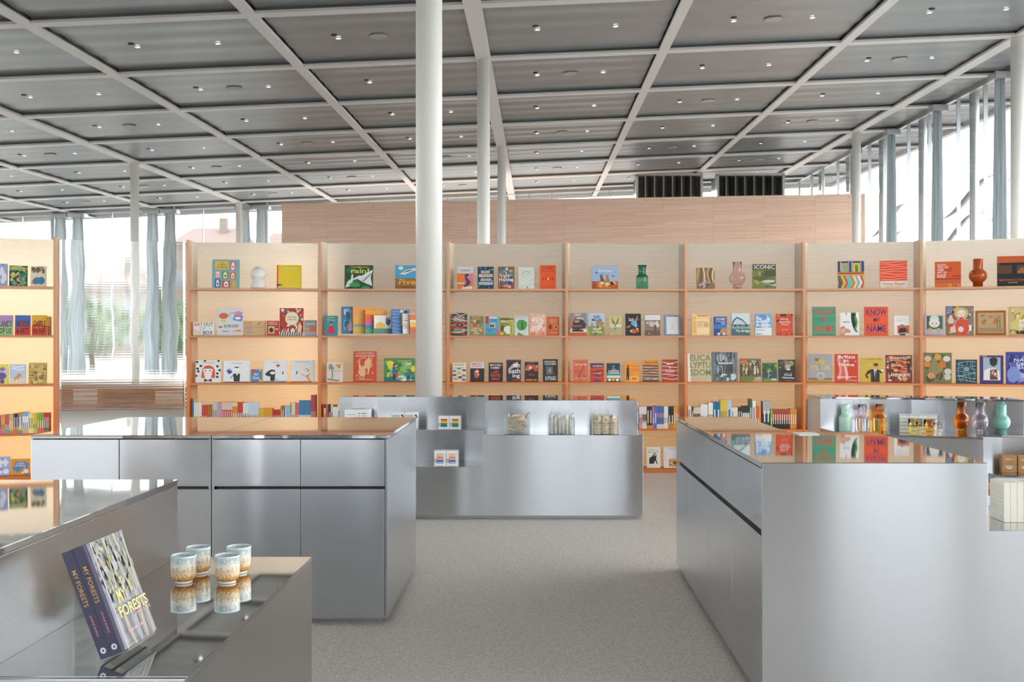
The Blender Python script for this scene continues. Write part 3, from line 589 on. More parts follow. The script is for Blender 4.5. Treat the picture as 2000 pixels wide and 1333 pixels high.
book(3,2,634,659,617,'teal book with a girl in a red dress, second shelf','2f9ab0',[T('Super',.25,.86,.75,.96,'e8d84a'),T('Brave',.2,.74,.8,.84,'e8d84a'),G([(.5,.6),(.36,.48),(.12,.14),(.5,.08),(.88,.16),(.62,.48)],'d8304a'),E(.5,.66,.07,.07,'5a3a2a'),R(.42,.5,.58,.58,'e0b040')],spine='333')
st = [(668,692,599,'3f7fa8','27506a','sea-blue mermaid book leaning at an angle, leftmost on the small rack',[N(13,12,['6fa8c8','e8b87a','e08a6a','2a5a80','c9d0e8'],.2),T('SKY',.3,.82,.8,.92,'d8e4ea')]),
      (690,738,600,'f0b04a','e8903a','yellow and pink seascape book leaning on the small rack',[R(0,.65,1,1,'f2a85a'),E(.85,.75,.3,.2,'e8806a'),R(0,.25,1,.36,'9aa0b0'),R(0,0,1,.25,'d8bc4a')]),
      (713.5,757,605,'e86a3a','d0502a','rainbow banded book leaning on the small rack',[R(0,.8,1,1,'f0a830'),R(0,.55,1,.8,'ee6a3c'),R(0,.36,1,.55,'e0609a'),R(0,.2,1,.36,'3a8ac0'),R(0,0,1,.2,'4ab06a'),N(14,6,['2a2a3a','b02a3a'],.12,(.3,.45,.8,.8))]),
      (731,766,616,'eceae4','e6b820','white book with yellow spine and a yellow house, on the small rack',[G([(.1,.28),(.1,.5),(.35,.66),(.62,.5),(.62,.28)],'e6bc4a'),R(0,0,1,.28,'5f8a84'),N(15,6,['c24a3a','3a5a7a','8a8a3a'],.1,(.62,.4,.98,.95))]),
      (766,802,604,'4a78b4','2c4f86','blue patterned book with a yellow box, on the small rack',[W(16,7,'8fb4dc',.02),R(.5,.35,.9,.75,'e0c050'),N(17,7,['f2f2f2','222'],.1,(.4,.82,.9,1))]),
      (787,812,613,'e6e3da','cfcabc','black and white scribble book on the small rack',[W(18,8,'333',.02,(.05,.2,.95,.95),.05)]),
      (801,835,614,'e8763a','d05a2a','orange and yellow striped book half behind the white column',[R(0,.35,1,.6,'f0c050'),R(0,.6,1,.7,'f4efe4'),W(19,3,'c03a2a',.03,(0,.05,1,.3))])]
for n_, (x0,x1,yt,bg,sp,lb,sh) in enumerate(st): book(3,2,x0,x1,yt,lb,bg,sh,spine=sp,rot=20,lean=3,off=.065-.002*n_,t=.02,lift=.021,name='picture_book')
A_, D_, N_, L_, a_ = BAY[3]; s_ = spot(3, 668, .07); P_ = A_ + N_*.05 + D_*s_
t = empty('book_rack', (P_.x, P_.y, ZL[2]+.0005), a_); tag(t, 'low clear book rack carrying angled picture books, second shelf', 'rack')
MB().box(-.01,0,0,.86,.215,.006).build('base', M['acrylic'], t); MB().box(-.01,0,.006,.86,.005,.02).build('lip', M['acrylic'], t)
book(3,3,638,669,708.7,'cream book with a bare tree and golden leaves, third shelf','e6e0d2',[V(20,1,'4a4a40',.05,(.28,.15,.36,.9)),W(21,1,'5a5a4a',.05,(.05,.06,.8,.16)),E(.66,.86,.09,.07,'d89a2a'),E(.78,.78,.09,.08,'c9822a'),E(.84,.9,.07,.06,'d89a2a'),T('bloom',.35,.52,.9,.64,'e0b890'),N(22,6,['9a9a8c'],.1,(.05,.6,.5,.95))])
book(3,3,690,735,687,'tall red-orange book with a patterned kangaroo, third shelf','cf4a1f',[T('A KUNWINJKU',.1,.9,.9,.96,'f4e8d8'),T('COUNTING BOOK',.08,.82,.92,.88,'f4e8d8'),G([(.2,.3),(.3,.18),(.45,.16),(.55,.26),(.5,.44),(.62,.42),(.6,.24),(.66,.24),(.72,.46),(.86,.54),(.72,.52),(.8,.7),(.62,.78),(.48,.66),(.48,.54),(.32,.5),(.28,.66),(.32,.78),(.24,.74),(.22,.54),(.24,.42)],'eab98a'),[E(x,y,.05,.035,'f0a030',10) for x,y in ((.38,.78),(.78,.76),(.8,.58),(.16,.2))],[E(x,y,.03,.022,'f6efe6',8) for x,y in ((.18,.66),(.5,.78),(.66,.78),(.28,.14),(.36,.1),(.46,.12),(.84,.28))],T('words and pictures',.1,.05,.84,.1,'f0d8c0')],t=.045,spine='b03c18',name='picture_book')
book(3,3,750,810,700,'wide green garden book with a pointing blue figure, third shelf','4f8f4a',[N(23,18,['6fae5a','3f7f5a','8fbe5a','d8d04a','3a7a8a'],.14),R(0,0,1,.2,'2f6a6a'),N(24,9,['e8e8e0','7fae9a','2a5a6a'],.1,(.35,0,1,.3)),E(.2,.76,.12,.14,'ecd63a',8),E(.96,.55,.1,.14,'ecd63a',8),G([(.27,.3),(.26,.6),(.32,.66),(.37,.6),(.38,.3)],'2a6ab0'),E(.32,.7,.035,.05,'4a2e20'),G([(.34,.58),(.52,.72),(.53,.7),(.36,.54)],'4a2e20'),R(.29,.1,.37,.3,'2a2a2a'),R(.1,.2,.17,.4,'e8d03a'),E(.135,.45,.03,.045,'4a2e20'),R(.38,.18,.46,.38,'d8405a'),E(.42,.44,.03,.045,'4a2e20'),T('COUNTRY',.45,.84,.88,.92,'d8e04a'),T('TIME',.68,.68,.9,.82,'f0f2ea')],name='picture_book')
# bay 4 (right of the column)
book(4,1,893,924,521,'novel with white top and an orange piano player picture','e8822a',[R(0,.7,1,1,'d9d8dc'),T('Lessons',.2,.8,.82,.89,'7a3a4a'),G([(.45,.62),(.62,.68),(.75,.5),(.8,.56),(.95,.52),(.8,.2),(.5,.08),(.4,.1),(.6,.3),(.5,.42)],'3a4278'),G([(.55,.56),(1,.7),(1,.3),(.8,.35)],'e07a9a'),E(.62,.62,.1,.06,'2f3a70'),R(0,.22,.45,.28,'ead2d0'),R(0,.1,.4,.14,'e07a9a'),G([(.3,.06),(.95,.12),(.95,0),(.3,0)],'efe6e2')])
book(4,1,933,964,521,'dark teal novel with stacked cream title blocks and stars','0f3d57',[N(25,26,['e8e2d0','3f8aa8','5aa0b8'],.05),R(.22,.7,.75,.82,'f2d8b8'),T('DEMON',.24,.71,.73,.81,'7a4a3a'),R(.06,.53,.94,.66,'f2d8b8'),T('COPPERHEAD',.08,.55,.92,.65,'6a4a8a'),R(.18,.35,.84,.46,'e6e2dc'),T('BARBARA',.2,.36,.82,.45,'7a5a6a'),R(.06,.18,.94,.3,'e6e2dc'),T('KINGSOLVER',.08,.19,.92,.29,'7a5a6a')])
book(4,1,973,1004.5,521,'multicoloured mosaic cover with white lettering across the middle, top shelf','8a5a3a',[N(26,40,['c8402a','3a4a7a','e0a04a','6a8a4a','d8d0c8','7a3a5a','4a86a0','e8c04a'],.13),T('A House of',.3,.56,.8,.66,Wt),T('Homes',.06,.34,.94,.5,'f4f2ee'),R(.2,.1,.92,.16,'d83a4a'),T('stories',.3,.11,.8,.15,Wt)])
book(4,1,1013,1043,522,'white-green novel scattered with tiny dark seeds, top shelf','dfe3d6',[T('GEORGE',.1,.74,.88,.84,'c4cdbc'),T('SAUNDERS',.06,.62,.92,.71,'c4cdbc'),N(27,26,['3a3a30','8a5a3a'],.025),G([(.48,.02),(.6,.16),(.56,.02)],'2a2018')])
book(4,1,1054.5,1086,518,'bright orange novel with dark ornaments and a yellow dot, top shelf','ee5a1e',[T('CURSED',.14,.84,.86,.94,'7a2a14'),T('BEAUTIES',.12,.72,.88,.8,'b83a14'),E(.52,.42,.07,.05,'f0b03a'),[G([(x,.32),(x-.03,.42),(x,.52),(x+.03,.42)],'6a2014') for x in (.2,.36,.66,.8)],T('a novel',.1,.06,.9,.12,'b03a14')])
book(4,2,882,912,611.6,'red and dark green novel with a staring eye','2a4a48',[W(28,8,['c8402a','e8d8c8'],.035,(0,0,1,1),.05),G([(.1,.46),(.3,.58),(.55,.62),(.8,.58),(.95,.46),(.75,.36),(.5,.33),(.28,.37)],'d8583a'),E(.52,.47,.22,.1,'2a3a3a'),E(.52,.47,.09,.05,'6aa0a0'),T('PATRICIA',.16,.74,.84,.85,'f0e2d2'),T('HIGHSMITH',.12,.62,.88,.72,'f0e2d2'),T('UNDER A DARK',.12,.22,.88,.31,'f0e2d2'),T("ANGEL'S EYE",.16,.1,.84,.2,'f0e2d2')])
book(4,2,917,945,617,'green and rust woodland novel with cream title, second shelf','9a9a6a',[N(29,26,['c9622e','7a8a5a','e0c890','6a6a4a','b8b07a','d88a4a'],.13),T('ISLAND OF',.2,.32,.8,.4,'f2eedc'),T('MISSING TREES',.12,.21,.88,.3,'f2eedc'),T('a novel',.35,.1,.65,.16,'f2eedc')])
book(4,2,948,974,618,'sky-blue paperback with red corner and small photograph','5aa6cc',[G([(0,1),(.24,1),(.24,.6),(0,.62)],'c8402a'),R(.28,.88,.9,.98,'d8e4e8'),T('THE OTHER',.34,.74,.86,.82,'234a6a'),R(.32,.4,.74,.64,'d8d0b8'),E(.42,.5,.07,.09,'333'),E(.58,.5,.07,.09,'333'),T('HALF OF YOU',.1,.27,.7,.35,'1f4a6a'),T('a memoir',.1,.18,.5,.24,'1f4a6a'),R(0,0,1,.1,'4aa07a'),R(.84,0,1,.32,'d8606a')])
book(4,2,976,1002.5,621,'lime and brown paperback with a white hexagon, second shelf','8a8a3a',[R(.74,0,.98,1,'c8d040'),T('SPACE',.08,.72,.7,.86,'f4f2e0'),R(0,.88,1,.95,'5a5a20'),G([(.3,.42),(.55,.56),(.74,.52),(.74,.1),(.55,.06),(.3,.26)],'e9e7de'),R(.1,.25,.28,.55,'4a3a20'),E(.16,.1,.12,.08,'e0d040'),[R(.8,y,.92,y+.05,'4a5020') for y in (.1,.22,.34,.46,.58,.7)]])
book(4,2,1005.5,1032,617,'pale grey paperback with a large green pepper shape','d6d9d6',[T('MY PHANTOMS',.08,.9,.92,.97,'a8b0a8'),G([(.16,.4),(.12,.62),(.28,.78),(.6,.8),(.9,.66),(.92,.5),(.75,.3),(.35,.24)],'4f9a4a'),G([(.5,.26),(.48,.66),(.6,.7),(.64,.28)],'2f6a34'),G([(.2,0),(.24,.16),(.7,0)],'4f9a4a')])
book(4,2,1035,1066,612,'pale pink and peach painted novel, second shelf','efb49a',[N(30,26,['f2d0c0','e89a8a','f4e0c8','d8a0b0','f0a060'],.16),T('EVERYTHING',.15,.5,.85,.58,'f6e6da'),T('FEELS LIKE',.18,.34,.82,.44,'f8ece2'),N(31,6,['e8702a'],.12,(0,0,1,.16))])
book(4,2,1068,1092.5,619,'small orange paperback with two dark ovals, second shelf right end','d9642a',[T('REBECCA',.2,.78,.86,.87,'f0b890'),T('ROSS',.3,.66,.76,.75,'f0b890'),E(.26,.45,.13,.13,'6a3418'),E(.72,.45,.16,.14,'e89a4a'),E(.72,.45,.08,.07,'6a3418'),T('ritual',.25,.12,.8,.2,'f0c8a0')])
book(4,3,884,910,709,'cream book with a grid of coloured stripes, third shelf','e9e2cc',[T('APHASIA',.12,.86,.86,.93,'3a3a3a'),[R(x,y,x+.28,y+.09,c) for x,y,c in ((.0,.52,'3a9a7a'),(.34,.64,'4aae7a'),(.72,.56,'6a3a7a'),(.34,.44,'d8bc2a'),(0,.3,'6a4a86'),(.7,.28,'d85a2a'),(.42,.2,'5a3a7a'),(.1,.1,'d8bc2a'),(.7,.06,'3a7a86'))],[R(.0,y,.9,y+.015,'333') for y in (.18,.4,.72)]])
book(4,3,918.5,945.5,707.5,'black book with white top and a colourful painted head','262523',[R(0,.68,1,1,'e4dedb'),T('SMART',.06,.86,.9,.95,'c8403a'),T('OVENS',.1,.74,.84,.84,'c8403a'),G([(.26,.4),(.3,.58),(.5,.64),(.66,.56),(.62,.4),(.68,.36),(.55,.18),(.34,.2)],'e0502a'),G([(.36,.5),(.5,.6),(.6,.52),(.48,.44)],'e8e4e0'),E(.34,.4,.08,.1,'4a9a6a'),G([(.5,.4),(.64,.4),(.55,.3)],'f0d8c8')])
book(4,3,954.5,982,709,'black novel with stacked white and red capitals, third shelf','231c28',[T('MOHSIN',.1,.82,.9,.94,'f0d8d8'),T('HAMID',.14,.68,.8,.79,'f0e4e4'),T('THE',.36,.57,.62,.64,'d8482a'),T('LAST',.2,.43,.76,.55,'e8562a'),T('WHITE',.12,.25,.82,.4,'e8562a'),T('MAN',.22,.08,.76,.22,'e8562a')])
book(4,3,989,1017.6,703,'dark purple bordered novel with big lowercase white letters','2c2528',[R(0,0,.04,1,'6a4a78'),R(.96,0,1,1,'6a4a78'),R(0,.95,1,1,'6a4a78'),G([(.15,.6),(.5,.85),(.8,.9),(.6,.7),(.3,.55)],'c9a890'),G([(.5,.72),(.8,.9),(.75,.7)],'e8e0dc'),T('sun',.46,.64,.92,.8,'f4f2f0'),T('bath',.16,.38,.94,.6,'f4f2f0'),T('ing',.42,.14,.92,.36,'f4f2f0'),R(.4,.06,.92,.09,'d0502a')])
book(4,3,1025,1051.5,707.5,'dark brown novel with faces and orange lettering, third shelf','35241f',[N(32,10,['c85a2a','e0c0a0','d8402a','f0e0d0'],.14,(0,.5,1,.9)),T('EYES',.3,.9,.7,.97,'8a5aa0'),T('OF A',.3,.3,.7,.42,'d8502a'),T('MIRROR',.12,.04,.9,.14,'f0a030'),E(.24,.82,.06,.05,'e05a5a')])
book(4,3,1060.5,1089.6,702,'charcoal novel with a small grey portrait and white capitals','2a2a2a',[T('LEONARD',.1,.85,.88,.93,'f2f0ec'),T('COHEN',.12,.74,.88,.83,'f2f0ec'),R(.22,.32,.66,.68,'6a6a66'),E(.46,.5,.09,.1,'a8a096'),R(.7,.34,.8,.44,'8a3a2a'),T('A BALLET',.14,.16,.88,.25,'f2f0ec'),T('OF LEPERS',.14,.07,.9,.15,'f2f0ec')])
# bay 5 (dark green bottle)
book(5,1,1156,1207,518,'pale blue book with two hares on red ground, top shelf','9fb8d8',[R(0,0,1,.32,'c2531e'),N(33,14,['d9742a','a8401a','e89a4a'],.1,(0,0,1,.36)),T('Tangki Tjuta',.14,.84,.9,.95,'ecc83a'),T('Donkeys',.26,.7,.78,.81,'eceef2'),G([(.34,.2),(.33,.5),(.3,.66),(.36,.56),(.42,.66),(.41,.5),(.46,.4),(.48,.2)],'7a4a2a'),G([(.54,.2),(.55,.5),(.52,.66),(.58,.56),(.64,.66),(.63,.5),(.68,.36),(.66,.18)],'b07a4a'),E(.18,.68,.05,.025,'3a3a40'),E(.82,.54,.05,.025,'3a3a40'),N(34,6,['e8d8b0','2a1a10'],.05,(.05,.1,.95,.35)),T('stories',.3,.05,.75,.1,'f0c040')],name='picture_book')
book(5,2,1114,1146,612,'grey and orange novel with an upturned dark boat','8a8f96',[R(0,0,1,.3,'e2dcd2'),R(0,0,1,.14,'d8602a'),G([(.06,.4),(.14,.66),(.35,.85),(.75,.7),(.96,.5),(.9,.32),(.5,.24),(.15,.26)],'4a3a38'),G([(.06,.4),(.14,.68),(.35,.87),(.4,.82),(.18,.62),(.12,.4)],'e0682a'),R(.1,.17,.8,.25,'222'),T('EVERY',.28,.88,.66,.97,'f2f0ea'),T('SMALL',.36,.72,.82,.82,'f2f0ea'),T('DAY',.28,.58,.56,.68,'f2f0ea'),R(.1,.4,.7,.44,'e0682a')])
book(5,2,1150,1181,612,'green meadow novel with dark blue author name in sky','b8cfe4',[R(0,0,1,.42,'8a9a3a'),N(35,12,['6a8a34','c8ba4a','4a5a34','a89a4a'],.12,(0,.02,1,.6)),E(.7,.54,.28,.1,'a88a4a'),T('ALEX',.28,.78,.72,.9,'2a3a5a'),T('MILLER',.2,.64,.84,.75,'2a3a5a'),T('A',.46,.38,.54,.46,Wt),T('BRIEF',.28,.25,.76,.34,Wt),T('AFFAIR',.22,.1,.84,.2,Wt)])
book(5,2,1189,1214.5,617.5,'pale olive novel with crossed leaves and white capitals','b9ad78',[R(0,0,1,1,'b9ad78'),R(0,.5,1,1,'d0c488'),G([(.2,.98),(.46,.62),(.5,.5),(.3,.66)],'4a5a34'),G([(.8,.98),(.54,.62),(.5,.5),(.7,.66)],'5a6a3a'),G([(.5,.55),(.42,.4),(.5,.25),(.6,.4)],'7a8a4a'),T('GUM',.08,.4,.94,.56,'f4f2ea'),R(.15,.06,.35,.1,'d8cc9a'),R(.66,.06,.86,.1,'d8cc9a')])
book(5,2,1222,1252,613,'black novel with a blue bird and orange flowers','20231f',[E(.55,.56,.2,.12,'6fa8c8'),E(.66,.46,.1,.08,'8fc0d8'),G([(.6,.62),(.78,.9),(.8,.88),(.66,.6)],'d8d4c8'),T('Salt',.2,.66,.55,.8,'f0eee8'),G([(.04,.4),(.3,.46),(.34,.4),(.1,.34)],'c87a5a'),N(36,7,['d8602a','f0d8b8','c84a2a'],.09,(.08,.04,.95,.36)),R(.6,.7,.88,.76,'c84a2a')])
book(5,2,1260,1289.6,616,'white topped novel with a brown storm cloud townscape','8a7268',[R(0,.76,1,1,'e6e4e4'),N(37,12,['c8bcb4','a8968a','e0d6cc'],.16,(0,.36,1,.74)),R(.6,.2,.74,.52,'6a4a3a'),R(0,.0,1,.25,'6a5448'),E(.26,.1,.04,.03,'f2d8a8'),E(.44,.06,.03,.02,'f0b070'),T('seeing other people',.1,.86,.7,.9,'b0aaaa')])
book(5,2,1298,1328,616,'pale blue bordered novel with a faint white panel, second shelf','7f9fcb',[R(.14,.06,.9,.92,'e6e2de'),V(38,2,'a0a0a0',.02,(.42,.28,.66,.6)),W(39,2,'c8c4c0',.01,(.25,.68,.8,.85)),T('AUTUMN',.25,.94,.8,.985,'3a4a7a')],spine='4a5a86',t=.034)
book(5,3,1118.5,1148.5,703,'coral novel with a coiling snake and white title','d8704a',[R(0,0,.03,1,'e8a08a'),V(40,1,'9a3a24',.05,(.3,.04,.8,.9),.16),E(.4,.46,.26,.06,'9a3a24'),E(.4,.46,.2,.035,'d8704a'),E(.6,.26,.24,.06,'9a3a24'),E(.6,.26,.18,.035,'d8704a'),T('SCARY MONSTERS',.1,.74,.92,.82,'f4e8e0'),T('new fiction',.12,.14,.88,.2,'f0d0c0')])
book(5,3,1153.5,1179.6,710,'red and purple novel with an oval title plate','c8361f',[R(0,.78,1,1,'5a2a5a'),W(41,5,['d8502a','a82a1a'],.06,(0,.2,1,.75),.05),T('UNLIMITED',.16,.81,.92,.89,'f0e4e8'),E(.5,.46,.32,.1,'4a2a5a'),T('FUTURES',.24,.41,.78,.5,'f0e4e8'),E(.5,.04,.28,.08,'5a3a86')],spine='b02a1a')
book(5,3,1185.5,1211,710,'dark teal novel with cream title over a pale shore','1f3b45',[R(0,.28,1,.52,'3a8a94'),R(0,.2,1,.34,'d8e4dc'),R(0,.1,1,.22,'c8853a'),E(.5,.82,.08,.05,'8aa0a0'),T('Anita',.4,.66,.66,.72,'d8e0dc'),T('HEISS',.14,.5,.92,.64,'f0e8d8'),R(.14,.44,.92,.47,'e8e0d0'),[E(x,.1,.11,.07,c) for x,c in ((.2,'f0f0ea'),(.5,'e8a83a'),(.8,'f0f0ea'))]])
book(5,3,1220,1248,707.5,'orange novel with a dark standing silhouette','ee9a2c',[R(0,0,1,.3,'f0b04a'),G([(.12,.3),(.14,.7),(.24,.78),(.32,.7),(.34,.34),(.3,.06),(.22,.06),(.2,.28),(.14,.06),(.08,.06)],'3a2a1c'),E(.24,.82,.06,.05,'3a2a1c'),W(42,3,'d8501a',.03,(.4,.5,.95,.82),.03),E(.66,.16,.18,.05,'e0541a'),R(.45,.34,.6,.37,'c8501a')],spine='c8601a')
book(5,3,1256,1286.6,703,'orange banner novel with rows of grey stone shapes','d98a5e',[R(0,.8,1,1,'f29a1f'),T('ENCLAVE',.12,.82,.94,.94,'4a2a14'),W(43,5,'5a5048',.07,(0,.18,1,.78),.012),W(44,4,'e8a880',.02,(0,.25,1,.7),.012),R(0,0,1,.18,'4a4038'),T('CLAIRE COLEMAN',.06,.09,.96,.17,'f2efe8')],spine='d87a1f')
book(5,3,1294,1324,703,'brick red novel crossed by white curved bands','b43a22',[W(45,5,'f0e2d6',.03,(0,.05,1,.95),.03),T('MAPS',.3,.76,.72,.84,'f0e2d6'),T('OF',.42,.59,.56,.66,'f0e2d6'),T('PROMISE',.22,.42,.76,.49,'f0e2d6'),T('stories',.3,.24,.72,.3,'e8a890')],spine='5a2014',t=.03)
book(5,5,1264,1290,874,'cream book with a dark suited figure, lowest shelf','e9e2d0',[T('Friendly Ways',.1,.83,.84,.89,'6a5a5a'),T('Most Wanted',.1,.73,.86,.79,'4a4a6a'),G([(.16,.2),(.16,.46),(.42,.58),(.5,.7),(.62,.72),(.72,.58),(.68,.42),(.8,.2),(.72,.2),(.6,.36),(.5,.2)],'1f1f1f'),E(.58,.62,.06,.06,'d8c8b8')],lean=6)
book(5,5,1297,1330,874,'white book with a golden dry grass photograph, lowest shelf','ece9ea',[R(.28,.06,.95,.44,'d8b06a'),N(46,8,['b07a2a','e8c888','8a5a1a'],.1,(.28,.06,.95,.36)),R(.3,.88,.8,.91,'c8c4c8'),V(47,2,'a8a4b0',.01,(.06,.3,.16,.8),0)],lean=6)
# bay 6 (pink vase)
book(6,1,1362,1397,523,'brown and gold feathered cover book, top shelf left of the pink vase','8a6a44',[V(48,7,['c9a04a','6a4a30','d8c8a0','7a5a6a'],.09,(0,.3,1,1),.06),N(49,12,['5a4a4a','c8b8b0','7a6a4a','a88a9a'],.1,(0,0,1,.45))],rot=5)
book(6,1,1470.5,1516,516,'olive green book headed by wide white capitals, top shelf','7a7a3c',[R(0,.76,1,1,'4a4a34'),T('ICONIC',.08,.8,.95,.97,'e4e4dc'),N(50,12,['8a8a44','5a6030','a09a4a','6a7038'],.2,(0,0,1,.76)),R(.5,.5,1,.74,'4a5030'),G([(.3,.28),(.6,.36),(.95,.34),(.9,.26),(.6,.24)],'c8ccc0'),G([(.6,.24),(.8,.16),(1,.2),(1,.1),(.8,.12)],'b8c0b4')],name='picture_book',spine='b0a84a')
book(6,2,1351,1386,614,'cream book of orange shop doors, second shelf','f0cf94',[R(.04,.1,.26,.9,'e8b86a'),R(.32,.9,.95,.97,'d8893a'),R(.32,.4,.62,.6,'e8bc74'),R(.68,.4,.95,.58,'e0a860'),R(.3,.06,.95,.34,'f4dcae'),T('VANISHING PLACES',.1,.68,.94,.76,'fbf6ea'),R(.34,.62,.9,.65,'d8a05a')],spine='b07a3a',name='picture_book')
book(6,2,1395,1420,619,'deep blue book with golden rock and white capitals, second shelf','274a92',[R(0,.35,1,.6,'3f78b8'),T('SYDNEY',.14,.8,.92,.94,'f2f2f0'),R(.14,.72,.92,.75,'c8d4e8'),T('NSW',.56,.6,.86,.68,'f2f2f0'),G([(.4,.1),(.55,.34),(.8,.42),(1,.36),(1,.04)],'c08a60'),N(51,5,['5a3a2a','d8d8d4','3a3a30'],.1,(0,0,1,.16))],spine='24345a')
book(6,2,1429,1465,612,'photographic book with a steel arch bridge over water','cfdcde',[R(0,0,1,.42,'4a6a70'),R(0,.3,1,.46,'8aa4a8'),G([(.0,.44),(.08,.68),(.3,.84),(.6,.72),(.9,.46),(.84,.45),(.58,.66),(.3,.77),(.13,.62),(.06,.44)],'46505a'),R(0,.46,1,.49,'555e64'),[R(x,.48,x+.015,.7,'6a747a') for x in (.15,.25,.35,.45,.55,.65)],N(52,8,['3a4a50','6a8a90'],.1,(0,.38,1,.48)),T('The Bridge',.22,.12,.98,.26,'f4f6f4')],spine='5a7a8a',name='picture_book')
book(6,2,1475.5,1507,613,'white and sky-blue book with large pale lettering','7fa9cf',[N(53,10,['d6e2ec','b4cce0','5f92c4'],.24),R(0,0,1,.36,'e4e8ea'),T('The',.04,.74,.4,.86,'f6f8f8'),T('idea of',.04,.58,.72,.7,'f6f8f8'),T('Australia',.04,.42,.94,.54,'f6f8f8'),T('a search for',.04,.34,.5,.38,'444'),T('the soul of the nation',.04,.22,.6,.28,'7a5a5a'),R(.06,.05,.4,.08,'555')])
book(6,2,1517,1549,613,'vermilion book with three white centred title lines','d84a20',[N(54,10,['b8341a','2a1a18','e8642a'],.1,(0,.86,1,1)),N(55,8,['8a2a1a','e8642a'],.08,(0,0,1,.14)),R(0,.62,.16,.7,'2a1a18'),T('Making',.26,.7,.72,.79,'f4efe8'),T('Australian',.16,.58,.86,.67,'f4efe8'),T('History',.28,.45,.76,.55,'f4efe8'),T('Anna Clark',.3,.24,.72,.3,'f0c8b0')])
book(6,3,1343.5,1390,691,'beige book filled with thin green capitals, third shelf','c9b391',[R(0,0,.12,1,'ece6dc'),T('EUCA',.1,.74,.97,.96,'5f8a4a'),T('LYPTU',.1,.48,.97,.7,'5f8a4a'),T('SDOM',.1,.22,.97,.44,'5f8a4a')],name='picture_book',spine='ece6dc')
book(6,3,1391,1441,688,'tall grey-blue forest photograph book, third shelf','6a7a80',[N(56,20,['8a9aa0','4a5a58','a8b4b8','3a4a44'],.18),V(57,9,['8a7a80','5a4a50','3a4848','9a9098'],.035,(0,.15,1,1),.02),N(58,12,['3a4a3c','c8d0cc','5a6a58'],.14,(0,0,1,.3)),R(.26,.6,.78,.645,'f2efe8'),T('EVERYWHEN',.3,.607,.74,.637,'a05a4a')],name='picture_book')
book(6,3,1446,1487,701,'autumn tree avenue book with a round orange sticker','7a6a44',[N(59,22,['b0a04a','5a4a34','d8c8a0','8a5a3a','9a8a5a','e0d8c8'],.14,(0,.25,1,1)),V(60,6,['3a2a20','5a4030'],.05,(0,.22,1,.85),.03),R(0,0,1,.24,'6a7a3a'),G([(.5,0),(.9,.24),(1,.2),(1,0)],'b09a84'),E(.22,.86,.12,.1,'e8602a'),T('Open',.68,.12,.95,.19,'f0eee4')],name='picture_book',spine='4a3424')
book(6,3,1490,1518,709,'small green pond photograph book, third shelf','4a7a34',[N(61,16,['6a9a44','2a4a2a','8ab04a','3a5a3a'],.16,(0,.45,1,1)),R(0,.2,1,.5,'3a4a50'),N(62,6,['8aa0a8','2a3a3a'],.14,(0,.2,1,.5)),R(.36,.2,.4,.6,'c8d4d8'),R(0,0,1,.16,'6a8a3a'),R(.6,.1,.94,.16,'e8e8dc')],spine='2a5a1a')
book(6,3,1521,1554,703,'dark portrait book with white lettering at the upright, third shelf','2a3028',[N(63,14,['4a5a3a','7a6a4a','3a4a34','a89a7a'],.16,(0,.5,1,1)),E(.55,.74,.17,.14,'c8a890'),E(.55,.84,.2,.08,'8a8078'),G([(.2,.0),(.24,.4),(.45,.54),(.7,.54),(.92,.38),(.96,0)],'1d211f'),E(.58,.56,.14,.04,'dcd6cc'),T('a year with',.34,.36,.8,.41,'e8e4dc'),T('Wendy',.3,.25,.8,.35,'f4f2ec'),T('Whiteley',.2,.12,.92,.23,'f4f2ec'),R(.35,.05,.8,.08,'b05a3a')],spine='6a4434')
# bay 7 (two square bright books)
zz = lambda x, c, w: G([(x,0),(x+w,0),(x+w+.1,.2),(x+w-.02,.46),(x-.02,.46),(x+.1,.2)], c)
book(7,1,1636.5,1688,510,'patterned book of blue arches over zigzag ribbons, top shelf','d8a44a',[R(0,.6,1,1,'24507f'),G([(.14,.6),(.14,.93),(.38,.93),(.38,.6)],'e0a83a'),G([(.22,.6),(.22,.86),(.32,.86),(.34,.6)],'5fb0b0'),G([(.58,.6),(.58,.93),(.84,.93),(.84,.6)],'e8c04a'),G([(.66,.6),(.66,.86),(.76,.86),(.78,.6)],'4a8a4a'),R(.1,.62,.13,.98,'e8d8c8'),R(.4,.62,.43,.98,'e0a8a8'),R(.53,.62,.56,.98,'e8d8c8'),R(.86,.62,.89,.98,'e0a8a8'),R(0,.52,1,.58,'b04a34'),[zz(x,c,.09) for x,c in ((-.06,'7a3a6a'),(.03,'4a7a4a'),(.12,'e8c04a'),(.21,'d8583a'),(.3,'6fc0bc'),(.39,'6fc0bc'),(.48,'d8882a'),(.57,'f0dc8a'),(.66,'8fb0d0'),(.75,'ece6e0'),(.84,'c8603a'),(.93,'e8a83a'))]],name='picture_book')
book(7,1,1719,1772,509,'red-orange square book with pale wavy lines, top shelf','ea4a1c',[R(0,0,1,.26,'e6dccb'),W(64,8,'f2b8a0',.018,(0,.28,1,1),.02),T('Yvonne Weaver',.1,.1,.92,.2,'d8502a'),R(.2,.03,.8,.05,'c8a890')],name='picture_book',lean=3)
for x0,x1,bg,c,sp,lb in ((1587,1632.5,'2fa383','e0523a','c8402a','green book with large red block capitals, second shelf'),(1689,1735,'ef5a2e','3a2f6a','3a2f5a','orange book with large purple block capitals, second shelf')):
    book(7,2,x0,x1,599.5,lb,bg,[T('KNOW',.08,.7,.94,.92,c),T('MY',.38,.47,.66,.61,c),T('NAME',.1,.12,.92,.35,c),R(.06,.66,.95,.672,c),R(.06,.39,.95,.402,c),R(.06,.07,.95,.082,c),R(.06,.95,.95,.962,c)],name='picture_book',spine=sp,t=.035)
